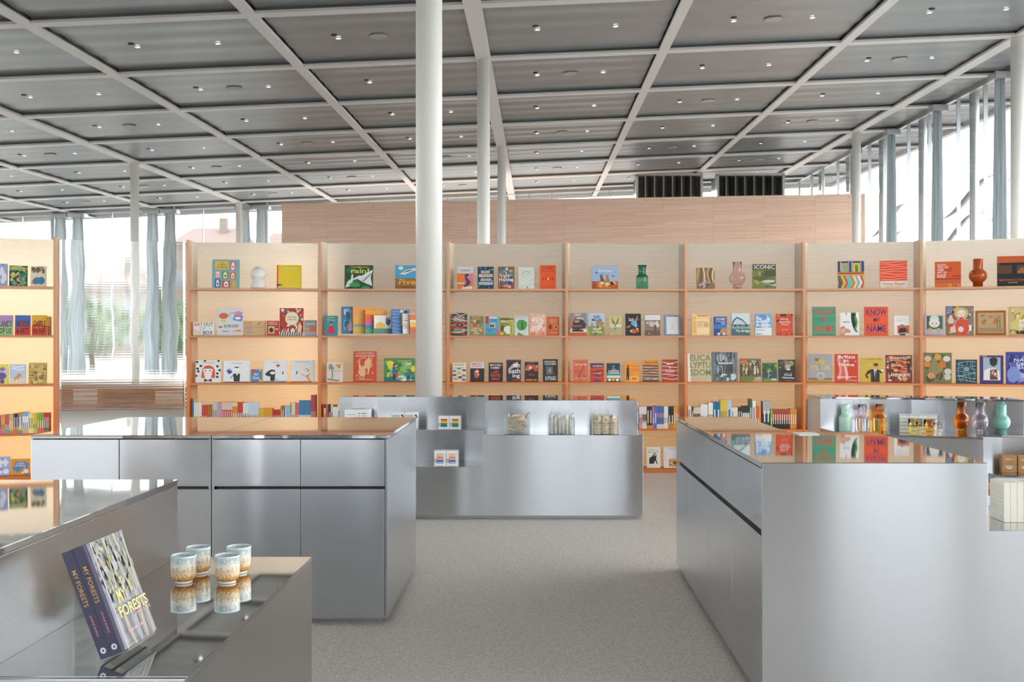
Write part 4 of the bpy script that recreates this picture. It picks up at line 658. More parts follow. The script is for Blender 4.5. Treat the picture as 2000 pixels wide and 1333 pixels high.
book(7,2,1641,1678,610.5,'white book with black and green stockinged legs, second shelf','eeeeee',[G([(.58,1),(.84,1),(.82,.86),(.92,.58),(.84,.28),(.96,.12),(.8,.16),(.74,.24),(.66,.4),(.6,.6),(.58,.8)],'262420'),G([(.72,.84),(.86,.8),(.94,.58),(.86,.26),(.96,.12),(.8,.18),(.76,.3),(.84,.5)],'4a9a44'),R(.6,.95,.84,1,'2f9a8a'),R(.3,.88,.36,1,'c0982a'),G([(.0,.0),(.0,.34),(.2,.42),(.3,.3),(.46,.28),(.58,.18),(.5,.1),(.3,.12),(.2,0)],'d09a80'),N(65,6,['c08a6a','e0b09a'],.08,(.0,.04,.3,.4)),R(.14,.56,.5,.6,'888')],name='picture_book')
book(7,2,1747,1776,617,'small white book with an orange panel and dark figure, second shelf','ececec',[T('drawn to',.15,.86,.7,.91,'e0906a'),T('the lively line',.15,.76,.86,.81,'e0a080'),T('poems',.15,.68,.5,.73,'e0906a'),R(.2,.08,1,.5,'e0602a'),G([(.28,.12),(.32,.32),(.5,.4),(.7,.38),(.86,.28),(.84,.14),(.6,.04),(.4,.04)],'2a2420'),E(.52,.46,.13,.1,'a0785a'),G([(.34,.12),(.8,.16),(.84,.1),(.4,.06)],'c89a78'),R(.35,0,.75,.06,'222')],t=.034)
book(7,3,1579,1625,692,'grey still life book with yellow flowers in glass','a9a6aa',[R(0,0,1,.13,'b09a4a'),R(0,.1,1,.14,'7a5a4a'),N(66,9,['e0d070','c8b84a','8a6a3a'],.09,(.2,.6,.7,.88)),V(67,1,'7a7050',.03,(.44,.3,.58,.66)),E(.52,.22,.18,.14,'c9c4be'),E(.52,.2,.12,.1,'b0a49a'),T('STILL LIFE',.08,.44,.92,.58,'e8dc4a')],name='picture_book',spine='d8901f')
book(7,3,1630.5,1676,692,'red interior painting book with pink streaks and white title','d0401f',[V(68,3,['e89a94','d8605a','f0b8b0'],.12,(.15,.1,.55,.95),.04),N(69,8,['b02a1a','e06a4a','a88a94'],.12,(0,.5,1,1)),T('Artists',.12,.84,.88,.96,'f8f4f0'),T('at',.38,.72,.62,.81,'f8f4f0'),T('Home',.18,.57,.84,.69,'f8f4f0'),R(.1,.19,.94,.21,'f0d8d0'),R(.1,.15,.7,.17,'f0d8d0'),T('Karen McCartney',.46,.04,.96,.09,'f8f0ea')],name='picture_book',spine='8a8a94')
book(7,3,1682,1725,700,'mustard book with a man in dark suit and blue tie','cfae3c',[T('Australian Tales',.28,.94,.92,.985,'5a4a1a'),T('quiet',.26,.68,.46,.74,'e8dca0'),G([(.18,.3),(.3,.48),(.46,.54),(.76,.54),(.96,.44),(.94,.36),(.84,.42),(.84,.02),(.44,.02),(.44,.4),(.34,.34),(.26,.32),(.34,.18),(.26,.16)],'3a2418'),G([(.58,.54),(.62,.2),(.72,.54)],'f0efea'),G([(.63,.52),(.61,.2),(.65,.14),(.68,.5)],'3a7ab0'),E(.68,.66,.11,.11,'d0a070'),E(.68,.74,.11,.05,'3a2a18'),R(.58,.67,.78,.69,'3a2a1a'),E(.96,.5,.05,.04,'f0efe8')],name='picture_book')
book(7,3,1730.5,1782,694,'fiery rust abstract painting book with white capitals','8a2f14',[N(70,34,['c8501f','e08a4a','5a1f14','d8d0c8','a83a1a','3a2a2a','e8a868'],.14),W(71,5,'e0a078',.03,(.2,.3,.8,.8),.06),T('A PAINTED',.14,.84,.82,.93,'f4efe6'),T('LANDSCAPE',.1,.22,.92,.33,'f4efe6'),R(.08,.06,.22,.1,'e8d8c8')],name='picture_book')
# bay 8 (far right)
book(8,1,1826,1877,511,'flat orange book with white stacked title, top shelf left of amber vase','d8581a',[R(0,.3,1,.34,'8a2f14'),R(0,.14,1,.28,'c8602a'),R(0,0,1,.14,'e8701f'),R(.36,.6,.66,.78,'c8421a'),R(.66,.38,1,.48,'c8361a'),[T(s,.09,y,x,y+.075,'f8efe6') for s,y,x in (('GLASS:',.84,.44),('THE LIFE',.74,.52),('AND',.64,.34),('ART OF',.54,.46),('KLAUS',.44,.42),('MOJE',.355,.42))],N(72,8,['f0902a','e0601a'],.08,(.3,0,1,.16))],name='picture_book',lean=3)
book(8,1,1948,2012,500,'black and orange landscape book cut by the right edge, top shelf','14110e',[R(0,.78,1,1,'c4561c'),R(0,.42,1,.78,'5a3418'),R(.08,.7,1,.78,'14110e'),R(.44,.36,.6,.74,'14110e'),G([(.62,.5),(.75,.62),(1,.56),(1,.42),(.62,.42)],'a8622a'),R(0,.3,1,.42,'14110e'),T('McCAHON COUNTRY',.06,.17,.98,.24,'d8601f'),T('paintings',.34,.1,.62,.14,'d8d0c8')],name='picture_book',lean=3)
book(8,2,1806,1844,616,'lilac framed book with a pale doll-like face, second shelf','bcaec4',[R(.1,.08,.92,.96,'4a6a4c'),E(.5,.8,.24,.2,'d8dedc'),E(.5,.6,.28,.22,'e9e4e2'),E(.4,.58,.04,.03,'6a5a5a'),E(.6,.58,.04,.03,'6a5a5a'),E(.5,.48,.03,.025,'c84a4a'),R(.1,.08,.92,.3,'b8c0c0'),E(.28,.26,.12,.1,'c8a890'),E(.72,.26,.12,.1,'c8a890')],spine='8a7a9a',t=.03)
book(8,2,1847,1902,598,'crowded painted figure book with orange robe and round head','8a7a6a',[N(73,40,['c84a2a','2a4a6a','e8c8b0','e0a03a','3a6a5a','d88a9a','222','f0ece4','6a8ab0'],.13),E(.56,.75,.26,.2,'cbb87a'),E(.56,.74,.14,.13,'f0dfd6'),G([(.34,.3),(.4,.5),(.6,.54),(.8,.48),(.84,.2),(.74,.0),(.4,.0)],'d8502a'),R(.5,.52,.62,.62,'d8502a'),E(.54,.2,.1,.1,'e8d0d8'),E(.5,.74,.02,.015,'333'),E(.62,.74,.02,.015,'333'),E(.56,.68,.025,.015,'c02a2a')],name='picture_book')
book(8,2,1905.5,1965,607,'wide book printed like a gold framed sandy painting','b0722a',[R(.03,.03,.97,.97,'8a5420'),R(.07,.08,.93,.92,'d09a48'),R(.1,.13,.9,.87,'b89e74'),N(74,10,['c89a4a','8a6a44','c86a2a'],.08,(.12,.3,.88,.84)),R(.7,.3,.74,.75,'8a7a58'),R(.78,.3,.82,.8,'8a7a58'),R(.1,.13,.9,.3,'a08a64')],name='picture_book',t=.035,spine='222')
book(8,2,1970,2032,599,'sandy hillside painting book cut by the right edge, second shelf','cdb078',[N(75,18,['d8c48a','8a7044','e8dcb0','b89050'],.16),G([(.1,.3),(.5,.95),(.6,.95),(.2,.25)],'e0c868'),T('Blue',.34,.42,.9,.54,'f4f0e4'),T('Currents',.34,.32,.95,.42,'f4f0e4'),N(76,8,['3a3a24','5a4a24'],.1,(.2,.02,1,.18))],name='picture_book')
book(8,3,1804.5,1859,689.5,'olive flower and leaf illustration book, third shelf','7a7a4c',[N(77,14,['5a6038','8a8a58','4a5030'],.18),[E(x,y,.13,.1,c) for x,y,c in ((.12,.62,'d88a3a'),(.26,.24,'d8987a'),(.82,.8,'d8d4cc'),(.84,.2,'c8c4bc'),(.5,.86,'e09a3a'),(.14,.8,'c8c0b0'),(.66,.6,'d8702a'),(.86,.38,'c8ccc4'))],V(78,3,'b08a44',.03,(.2,.1,.8,.6),.06)],name='picture_book',lean=6)
book(8,3,1867,1908.6,703,'dark teal book covered in pale line drawing, third shelf','23424a',[W(79,7,'a8c8d0',.018,(.06,.06,.94,.94),.05),V(80,5,'8ab4c0',.018,(.08,.06,.92,.94),.06),E(.5,.6,.2,.14,'2a4a50'),E(.5,.6,.14,.1,'7aa0a8')],name='picture_book')
book(8,3,1914,1960,695,'purple framed book with a portrait in white shirt','3f2a6f',[R(.14,.12,.88,.93,'9fb0c4'),G([(.16,.12),(.18,.46),(.36,.54),(.62,.54),(.82,.44),(.86,.12)],'e6e2e2'),E(.58,.76,.16,.15,'2e2420'),E(.58,.84,.18,.09,'1f1b1a'),G([(.42,.14),(.44,.5),(.72,.5),(.76,.14)],'5a3a2c'),N(81,8,['d8a030','c84a2a','f0e8d8'],.05,(.44,.2,.72,.5)),R(.08,.95,.3,.98,'c89a4a')],name='picture_book',t=.04,spine='1a1430')
book(8,3,1965,2026,688,'indigo mottled book with white capitals cut by the right edge','3f4292',[N(82,26,['5a5cae','2a2a6a','8a8cd0','a8b0e0','24245a'],.16),E(.25,.3,.22,.24,'7a90cc'),T('NALINI',.26,.7,.98,.8,'e4e6f4'),T('DREAM',.34,.57,.98,.67,'e4e6f4')],name='picture_book')

# ------------------------------------------------------------------ spine-out rows on the fourth shelf
def run(bay, x0, x1, yt, n, cols, label, dep=.12, off=.04):
    """n alike books standing spine-out between two photo columns; cols: bands bottom to top [(fraction, colour)...]"""
    A, D, Nn, L, a = BAY[bay]; s0, s1 = spot(bay, x0, off), spot(bay, x1, off); w = (s1-s0)/n
    P = A + Nn*off + D*s0; h = pz(yt, P.y) - ZL[4]
    mb = MB(); z = 0
    g = .0006
    for fr, c in cols: mb.box(g, 0, z, w-g, .004, z+h*fr, c); z += h*fr
    mb.box(g, .004, 0, g+.0018, dep, h, cols[0][1]); mb.box(w-g-.0018, .004, 0, w-g, dep, h, cols[0][1]); mb.box(g+.0018, .004, .003, w-g-.0018, dep-.003, h-.003, 'efe9dc')
    me = mb.mesh('spine_book', M['print'])
    q = random.Random(int(x0*7))
    lt = MB()
    if w > .013:
        zz0, zz1 = h*.25, h*(.25+.4*q.random()+.2); lt.face([(w*.35,-.0004,zz0),(w*.65,-.0004,zz0),(w*.65,-.0004,zz1),(w*.35,-.0004,zz1)], 'f0ece2' if sum(lin(cols[0][1])) < 1.2 else '5a4a44')
        lme = lt.mesh('spine_lettering', M['print'])
    for k in range(n):
        p = P + D*(w*k); o = inst('spine_book', me, None, (p.x, p.y, ZL[4]+.0005), (0,0,a))
        if lt.f: inst('spine_lettering', lme, o)
        tag(o, label, 'book', 'spine-out books on the fourth shelf')
f1 = lambda c: [(1, c)]
for x0,x1,yt,n,c,l in ((-6,2,812,2,[(.3,'e86a9a'),(.7,'d84a8a')],'pink spine at the left picture edge'),(2,9.5,811,2,[(.2,'e0809a'),(.8,'dcae4a')],'yellow spine with pink foot'),(9.5,18,810,3,[(.3,'7fb0b0'),(.7,'d8606a')],'rose spine with pale blue foot'),(18,26.5,810,3,[(.15,'e08a5a'),(.85,'e0b86a')],'sandy yellow spine beside the navy ones'),(26.5,35.5,808,2,[(.3,'e0862a'),(.7,'2c3058')],'navy spine with orange foot'),(35.5,43.5,806,1,[(.15,'5aa0c8'),(.2,'e0c84a'),(.2,'5a9ac8'),(.15,'d8603a'),(.15,'6ab0a0'),(.15,'e08a3a')],'rainbow banded spine'),(43.5,55.5,805,3,[(.25,'e0b890'),(.55,'eceaf0'),(.2,'8ab0d0')],'white spine with pale blue top'),(55.5,64.5,808,2,f1('ece6a8'),'pale lemon spine'),(64.5,72.5,808,2,[(.5,'d8d05a'),(.5,'e8c02a')],'bright yellow spine'),(72.5,85.5,807,3,[(.35,'e0705a'),(.65,'8fae3a')],'green spine with coral foot'),(85.5,96.5,807,4,[(.12,'e0603a'),(.2,'3f8a5a'),(.68,'cc3a4a')],'red spine with green band')):
    run(0,x0,x1,yt,n,c,l+', fourth shelf far left')
for x0,x1,yt,n,c,l in ((374,378.5,779,1,[(.4,'d8c84a'),(.15,'3a9a6a'),(.45,'3a6aa8')],'blue spine with green and yellow bands'),(378.5,394,786,5,f1('efeade'),'cream white spine in a run of five'),(394,405,791.5,2,[(.5,'d8903a'),(.5,'d0402a')],'short red and ochre spine'),(405,415,791.5,3,f1('b06a2a'),'short brown spine'),(415,424,786,2,f1('d0ccc4'),'grey spine next to the mauve ones'),(424,433.5,786,3,f1('c8a0b4'),'mauve spine'),(433.5,454,785.5,5,[(.72,'cc3a26'),(.28,'e8c8b8')],'red spine with pale top in a run of five'),(454,464,786,3,[(.85,'e0902a'),(.15,'f0dcb0')],'amber yellow spine'),(464,474.5,786,3,[(.4,'d8503a'),(.2,'a86a9a'),(.4,'d8402a')],'red and violet spine'),(474.5,485,787,2,[(.5,'4a2a20'),(.1,'c8a04a'),(.4,'e8e8ea')],'white spine with dark brown lower half'),(485,505,786,6,f1('d4dce8'),'pale blue white spine in a run of six'),(505,515.5,798,2,f1('e0b04a'),'short yellow spine'),(515.5,532,797.5,4,[(.6,'d8402a'),(.4,'e8a02a')],'short red and yellow spine'),(532,548,801,5,f1('c42f22'),'short deep red spine'),(548,555,793,2,f1('c0763a'),'tan brown spine'),(556,567,793,2,[(.5,'7fa0c4'),(.5,'a8c8e0')],'two-tone sky blue spine'),(567,569.5,787,1,f1('8aa03a'),'very thin green spine'),(569.5,576.5,786,2,f1('e6e2cc'),'tall cream spine right of the thin green one'),(576.5,584,788,2,f1('e0705a'),'coral spine'),(584,607,782.5,5,[(.3,'5a90bc'),(.2,'d0e0ea'),(.5,'4a86b4')],'mid blue spine in a run of five'),(607,617,772,4,[(.3,'d0402a'),(.7,'c85a54')],'tall red striped spine by the second upright')):
    run(2,x0,x1,yt,n,c,l+', fourth shelf, first full bay')
for x0,x1,yt,n,c,l in ((631,632.5,790,1,f1('e0702a'),'orange spine right of the second upright'),(632.5,636,790,1,[(.85,'ece4cc'),(.15,'222')],'cream spine with black top'),(636,641,790,1,f1('d8603a'),'coral orange spine'),(641,646,790,1,f1('4a1414'),'dark red spine'),(646,650.5,790,1,f1('e0dcc8'),'ivory spine'),(650.5,659.5,790,2,[(.9,'f0eeea'),(.1,'8a5a2a')],'white spine with brown head'),(659.5,680,796,4,f1('e8e4da'),'pale spine behind the steel riser')):
    run(3,x0,x1,yt,n,c,l+', fourth shelf near the steel riser')
for x0,x1,yt,n,c,l in ((1225,1248,796,5,f1('5a4a44'),'dark spine half hidden by the steel riser'),(1248,1255,794,2,[(.5,'d0a0b4'),(.5,'e8e0e4')],'pink and white spine'),(1255,1263,794,2,[(.35,'e8e0d8'),(.3,'b0643a'),(.35,'e0d8cc')],'white spine with brown band'),(1263,1274,794,2,[(.15,'e0862a'),(.85,'232a26')],'black spine with orange foot'),(1274,1278,795,1,f1('d06a8a'),'thin pink spine'),(1278,1283,793,1,f1('3a78c8'),'bright blue spine'),(1283,1297,794,3,[(.2,'d8d4d0'),(.3,'5a78b0'),(.2,'a07a9a'),(.3,'4a64a0')],'blue mottled spine'),(1297,1305,794,2,f1('e8e4d4'),'cream spine left of the black pair'),(1305,1316,794,2,[(.3,'c08a4a'),(.7,'222222')],'black spine with tan foot'),(1316,1324,794,2,f1('eaa02a'),'yellow-orange spine'),(1324,1327,796,1,f1('d06a6a'),'thin rose spine beside the upright')):
    run(5,x0,x1,yt,n,c,l+', fourth shelf right of the steel riser')
for x0,x1,yt,n,c,l in ((1344,1349,793,1,f1('ece8e6'),'broad white spine at the left upright'),(1349,1351.5,795,1,f1('b08a6a'),'thin brown spine'),(1351.5,1354.5,795,1,f1('242424'),'thin black spine'),(1354.5,1368.5,795.5,5,[(.4,'c8b8a4'),(.3,'8a6a54'),(.3,'d8ccbc')],'brown and white spine in a run of five'),(1368.5,1382.5,790,2,f1('e8e6e0'),'tall white spine'),(1383.5,1392.5,786.5,2,[(.55,'c89a7a'),(.45,'efe9e0')],'white spine with tan lower half'),(1392.5,1407,785,2,f1('1f6f8e'),'deep teal spine'),(1407,1420,781,3,f1('e8c03a'),'strong yellow spine'),(1420,1429,781,1,f1('b8c4d8'),'pale steel blue spine'),(1429,1433,796,1,f1('dce2e8'),'short pale spine'),(1433,1441,796,2,f1('e6dcc0'),'short cream spine'),(1441.5,1450,795.5,2,f1('2c2a2c'),'short black spine'),(1450,1464,793,3,[(.5,'2a3a34'),(.2,'c8c4b4'),(.3,'2a3a34')],'dark green spine with pale band'),(1464,1469,779,1,f1('4a5a58'),'tall grey-green spine'),(1469.5,1476,783,1,f1('ecebec'),'tall white spine right of the grey-green one'),(1476,1483.5,794,2,f1('e0641f'),'vivid orange spine'),(1490,1504,784,2,[(.55,'333a40'),(.45,'a8acb0')],'dark spine with grey top'),(1505,1508.5,800,1,f1('8ab83a'),'thin lime green spine'),(1508.5,1543.5,800,8,[(.45,'2a1c18'),(.55,'a8442c')],'rust and black spine in a run of eight'),(1543.5,1556,799,3,f1('dc8f2a'),'golden orange spine at the right upright')):
    run(6,x0,x1,yt,n,c,l+', fourth shelf behind the right counter')
for x0,x1,yt,n,c,l in ((1576.5,1580.5,781,1,[(.5,'3a3878'),(.1,'c84a6a'),(.4,'3a3878')],'tall purple spine with a pink mark'),(1580.5,1590,792,2,f1('d8a03a'),'ochre spine'),(1590,1602,794,2,f1('3a6a70'),'teal spine half hidden by the vase stand')):
    run(7,x0,x1,yt,n,c,l+', fourth shelf beside the vase stand')
# ------------------------------------------------------------------ steel counters
def xz_plate(poly, y0, y1):
    """plate cut to an outline in x-z, from y0 to y1"""
    mb = MB(); n = len(poly)
    a = sum(poly[k][0]*poly[(k+1)%n][1]-poly[(k+1)%n][0]*poly[k][1] for k in range(n))
    if a < 0: poly = poly[::-1]
    mb.v = [(x,y0,z) for x,z in poly] + [(x,y1,z) for x,z in poly]
    mb.f = [tuple(range(n)), tuple(range(2*n-1, n-1, -1))] + [(k, n+k, n+(k+1)%n, (k+1)%n) for k in range(n)]
    mb.c = [(1,1,1)]*len(mb.f); return mb
BV = .0015
def counter_root(name, label, loc): t = empty(name, loc); return tag(t, label, 'counter', 'brushed steel display counters')
ZTOP = .935
# right counter
t = counter_root('display_counter', 'long brushed steel counter on the right with drawers and a stepped end', (0,0,0))
x0, x1, xn, ya, yb, yc, zl = .858, 1.717, 1.282, 4.01, 5.37, 6.47, .678
MB().prism([(x0+.02,ya+.02),(x1-.02,ya+.02),(x1-.02,yb-.02),(xn-.02,yb-.02),(xn-.02,yc-.02),(x0+.02,yc-.02)], .03, .912).build('carcass', M['dark'], t)
MB().box(x1-.02, ya+.02, .03, 2.88, yb-.02, zl-.02).build('carcass', M['dark'], t)
MB().prism([(x0,ya+.004),(x1,ya+.004),(x1,yb),(xn,yb),(xn,yc),(x0,yc)], .916, ZTOP).build('worktop', M['top'], t, False, .001)
xz_plate([(x0,.03),(2.9,.03),(2.9,zl),(x1,zl),(x1,ZTOP),(x0,ZTOP)], ya, ya+.018).build('front_panel', M['steel'], t, False, BV)
MB().box(x1+.001, ya+.018, zl-.018, 2.9, yb, zl-.0005).build('ledge', M['top'], t, False, .001)
MB().box(x1-.018, ya+.018, zl-.018, x1, yb, .9155).build('inner_side', M['steel'], t)
MB().box(xn, yb-.018, .03, 2.9, yb, zl-.0185).build('back_panel', M['steel'], t); MB().box(xn, yb-.018, zl, x1-.019, yb, .9155).build('back_panel', M['steel'], t)
MB().box(xn-.018, yb, .03, xn, yc, .9155).build('side_panel', M['steel'], t); MB().box(x0+.02, yc-.018, .03, xn-.02, yc, .9155).build('end_panel', M['steel'], t)
ys = [ya+.018, 4.63, 5.28, 5.91, yc]
for k in range(4):
    MB().box(x0, ys[k]+.0015, .679, x0+.018, ys[k+1]-.0015, .9125).build('drawer_front', M['steel'], t, False, BV)
    MB().box(x0, ys[k]+.0015, .03, x0+.018, ys[k+1]-.0015, .655).build('door', M['steel'], t, False, BV)
MB().box(x0+.06, ya+.06, 0, x1+1.1, yb-.05, .03).build('toe_kick', M['toe'], t); MB().box(x0+.06, yb-.05, 0, xn-.05, yc-.05, .03).build('toe_kick', M['toe'], t)
# two cabinet units left of the aisle
ya, yb = 5.206, 6.43
for xa, xm, xb, lab, last in ((-2.497,-2.06,-1.607,'steel cabinet unit at the far left, half hidden by the stepped counter',False),(-1.603,-1.165,-.735,'steel cabinet unit left of the aisle with two drawers and doors',True)):
    t = empty('steel_cabinet', ((xa+xb)/2, ya, 0)); tag(t, lab, 'cabinet', 'steel cabinet units')
    o = (xa+xb)/2
    def B(a,b,c,d,e,f): return MB().box(a-o,b-ya,c,d-o,e-ya,f)
    B(xa+.02,ya+.02,.03,xb-.02,yb-.02,.912).build('carcass', M['dark'], t)
    B(xa,ya,.918,xb,yb,ZTOP).build('worktop', M['top'], t, False, .001)
    for a, b in ((xa,xm),(xm,xb-(.014 if last else 0))):
        B(a+.0015,ya,.682,b-.0015,ya+.018,.9135).build('drawer_front', M['steel'], t, False, BV); B(a+.0015,ya,.03,b-.0015,ya+.018,.668).build('door', M['steel'], t, False, BV)
    for sx in (xa, xb-.012): B(sx,ya+.001,.03,sx+.012,yb,.9165).build('side_panel', M['steel'], t, False, BV)
    B(xa+.012,yb-.015,.03,xb-.012,yb,.9165).build('back_panel', M['steel'], t)
    B(xa+.03,ya+.05,0,xb-.03,yb-.05,.03).build('toe_kick', M['toe'], t)
# central terraced display
t = counter_root('display_counter', 'terraced steel display in the middle holding clear tubs and mug boxes', (0,0,0))
xl, xm, xr = -1.727, -.421, .834; y0_, y1_, y2_, y3_ = 8.264, 8.75, 9.24, 9.50; z1_, z2_, z3_ = .413, .662, .911; ye = 8.68
xz_plate([(xl,.03),(xr,.03),(xr,z2_),(xm,z2_),(xm,z1_),(xl,z1_)], y0_, y0_+.015).build('front_panel', M['steel'], t, False, BV)
MB().box(xl,y1_,z1_-.014,xm-.0005,y1_+.015,z2_).build('riser', M['steel'], t, False, BV); MB().box(xl,y2_,z2_-.014,xm-.0005,y2_+.015,z3_).build('riser', M['steel'], t, False, BV)
MB().box(xm,ye,z2_-.014,xr,ye+.015,z3_).build('riser', M['steel'], t, False, BV)
MB().box(xl,y0_+.015,z1_-.015,xm-.0005,y1_,z1_-.0005).build('ledge', M['top'], t); MB().box(xl,y1_+.015,z2_-.015,xm-.0005,y2_,z2_-.0005).build('ledge', M['top'], t)
MB().box(xm+.0155,y0_+.015,z2_-.015,xr-.0155,ye,z2_-.0005).build('ledge', M['top'], t)
MB().box(xl,y2_+.015,z3_-.015,xm-.0005,y3_,z3_-.0005).build('worktop', M['top'], t); MB().box(xm,ye+.015,z3_-.015,xr,y3_,z3_-.0005).build('worktop', M['top'], t)
MB().prism([(xr-.015,y0_+.015),(xr,y0_+.015),(xr,ye),(xr-.015,ye)], .03, z2_).build('side_panel', M['steel'], t, False, BV)
MB().box(xr-.015,ye+.0155,.03,xr,y3_,z3_-.016).build('side_panel', M['steel'], t); MB().box(xm,y0_+.0155,z1_,xm+.015,ye,z2_).build('side_panel', M['steel'], t); MB().box(xm,ye+.0155,z2_,xm+.015,y3_,z3_-.016).build('side_panel', M['steel'], t)
MB().box(xl,y0_+.0155,.03,xl+.015,y1_,z1_-.016).build('side_panel', M['steel'], t); MB().box(xl,y1_+.0155,.03,xl+.015,y2_,z2_-.016).build('side_panel', M['steel'], t); MB().box(xl,y2_+.0155,.03,xl+.015,y3_,z3_-.016).build('side_panel', M['steel'], t)
MB().box(xl+.016,y3_-.015,.03,xr-.016,y3_,z3_-.016).build('back_panel', M['steel'], t); MB().box(xl+.05,y0_+.05,0,xr-.05,y3_-.05,.03).build('toe_kick', M['toe'], t)
# near left stepped counter
t = counter_root('display_counter', 'stepped steel counter at the near left carrying cups and dark books', (0,0,0))
xa, xb, xc, ya, yb, zl = -2.7, -1.203, -.753, 2.256, 3.535, .676
MB().box(xa,ya+.004,.917,xb,yb,ZTOP).build('worktop', M['top'], t, False, .001)
MB().box(xb-.015,ya+.018,zl-.015,xb,yb,.9165).build('inner_side', M['steel'], t, False, BV)
MB().box(xb+.0005,ya+.018,zl-.015,xc,yb,zl).build('ledge', M['top'], t, False, .001)
xz_plate([(xa,.03),(xc,.03),(xc,zl-.0155),(xb,zl-.0155),(xb,.9165),(xa,.9165)], ya, ya+.018).build('front_panel', M['steel'], t, False, BV)
MB().box(xb,ya,zl-.015,xc,ya+.0175,zl).build('front_edge', M['steel'], t, False, BV)
MB().box(xc-.015,ya+.0185,.03,xc,yb,zl-.0155).build('side_panel', M['steel'], t, False, BV)
MB().box(xa,yb-.015,.03,xc-.0155,yb,zl-.0155).build('back_panel', M['steel'], t); MB().box(xa,yb-.015,zl,xb-.0155,yb,.9165).build('back_panel', M['steel'], t)
MB().box(xa+.05,ya+.05,0,xc-.05,yb-.05,.03).build('toe_kick', M['toe'], t)
# vase stand on the right
t = counter_root('display_counter', 'mirror bright terraced vase stand at the right, behind the long counter', (0,0,0))
Q = [(2.388,8.88),(3.106,8.74),(3.89,8.42)]
MB().prism(Q + [(3.89,8.86),(2.388,9.30)], .03, .915).build('riser', M['steel'], t, False, BV)
MB().prism(Q + [(3.89,8.86),(2.388,9.30)], .9155, .93).build('worktop', M['top'], t, False, .001)
zl = .667
MB().prism([(2.42,8.35),(2.907,8.18),(3.39,8.0),(3.39,8.622),(3.106,8.738),(2.39,8.878)], .03, zl-.015).build('body', M['steel'], t, False, BV)
MB().prism([(2.42,8.35),(2.907,8.18),(3.39,8.0),(3.39,8.622),(3.106,8.738),(2.39,8.878)], zl-.0145, zl).build('ledge', M['top'], t, False, .001)
MB().prism([(3.3905,8.27),(3.62,8.20),(4.3,8.02),(4.3,8.25),(3.895,8.416),(3.3905,8.62)], .03, zl-.015).build('body', M['steel'], t, False, BV)
MB().prism([(3.3905,8.27),(3.62,8.20),(4.3,8.02),(4.3,8.25),(3.895,8.416),(3.3905,8.62)], zl-.0145, zl).build('ledge', M['top'], t, False, .001)
MB().prism([(3.3905,7.80),(4.3,7.50),(4.3,8.018),(3.62,8.198),(3.3905,8.268)], .03, .395).build('body', M['steel'], t, False, BV)
MB().prism([(3.3905,7.80),(4.3,7.50),(4.3,8.018),(3.62,8.198),(3.3905,8.268)], .3955, .41).build('ledge', M['top'], t, False, .001)
MB().prism([(2.5,8.42),(3.39,8.08),(3.42,7.86),(4.25,7.6),(4.25,8.2),(3.85,8.8),(2.45,9.2)], 0, .03).build('toe_kick', M['toe'], t)

# ------------------------------------------------------------------ glassware
def solid(prof, wall, n=28):
    """closed glass wall: outer profile up, inner profile back down"""
    inner = [(max(r-wall, .0004), z) for r, z in prof if z > wall*1.6]
    return [(.0001, prof[0][1])] + prof + [(prof[-1][0]-wall/2, prof[-1][1]+.0015)] + inner[::-1] + [(.0001, inner[0][1])]
def bottle_prof(H, r): return [(r*.95,0),(r,.004),(r,H*.50),(r*.95,H*.54),(r*.62,H*.63),(r*.60,H*.66),(r*.60,H*.78),(r*.70,H)]
def round_prof(H, r):
    p = [(r*.54,0),(r*.54,H*.17)]
    for k in range(11):
        a = math.radians(-57 + 114*k/10); p.append((r*math.cos(a), H*.40 + H*.275*math.sin(a)*1.0))
    return p + [(r*.53,H*.66),(r*.53,H)]
def vase(kind, x, y, z, H, r, m, label, cat, wall=.0026):
    nm = 'glass_bottle' if kind == 'b' else 'round_vase'
    prof = bottle_prof(H, r) if kind == 'b' else round_prof(H, r)
    o = MB().lathe(solid(prof, wall), 40).build(nm, M[m], None, True, 0, (x, y, z+.0006)); return tag(o, label, cat, 'coloured glass vases')
Yv = 8.62
for kind, xc_, w_, yt, m_, lab in (('b',1651,24,790,'o_mint','opaque mint green bottle, leftmost on the vase stand'),('b',1684.5,25,790.5,'g_lilac','clear lilac glass bottle between mint and amber bottles'),('b',1719,26,790,'g_amber','amber glass bottle on the vase stand, straight-sided with shoulders')):
    yy = 8.62 - (xc_-1651)*.0006; vase(kind, px(xc_,yy), yy, .667, pz(yt,yy)-.667, w_/2*yy/F, m_, lab, 'bottle')
for xc_, w_, yt, m_, lab, yy in ((1878,32,786,'g_amber','amber glass vase with round belly on the vase stand',8.33),(1914.5,33,787,'g_lilac','clear lilac vase with round belly on the vase stand',8.30),(1956,33,791,'o_teal','opaque teal vase with round belly on the vase stand',8.33)):
    vase('r', px(xc_,yy), yy, .667, pz(yt,yy)-.667, w_/2*yy/F, m_, lab, 'vase')
def shelf_vase(kind, bay, xc_, w_, yt, m_, lab, cat):
    A, D, Nn, L, a = BAY[bay]; p = A + Nn*.14 + D*spot(bay, xc_, .14); vase(kind, p.x, p.y, ZL[1], pz(yt,p.y)-ZL[1], w_/2*p.y/F, m_, lab, cat)
shelf_vase('b',5,1254,24,518,'g_green','dark green glass bottle on the top shelf','bottle')
shelf_vase('r',6,1440,32,512,'g_pink','pale pink round vase on the top shelf','vase')
shelf_vase('r',8,1910,34,506,'o_amber','glossy red-amber round vase on the top shelf at far right','vase')
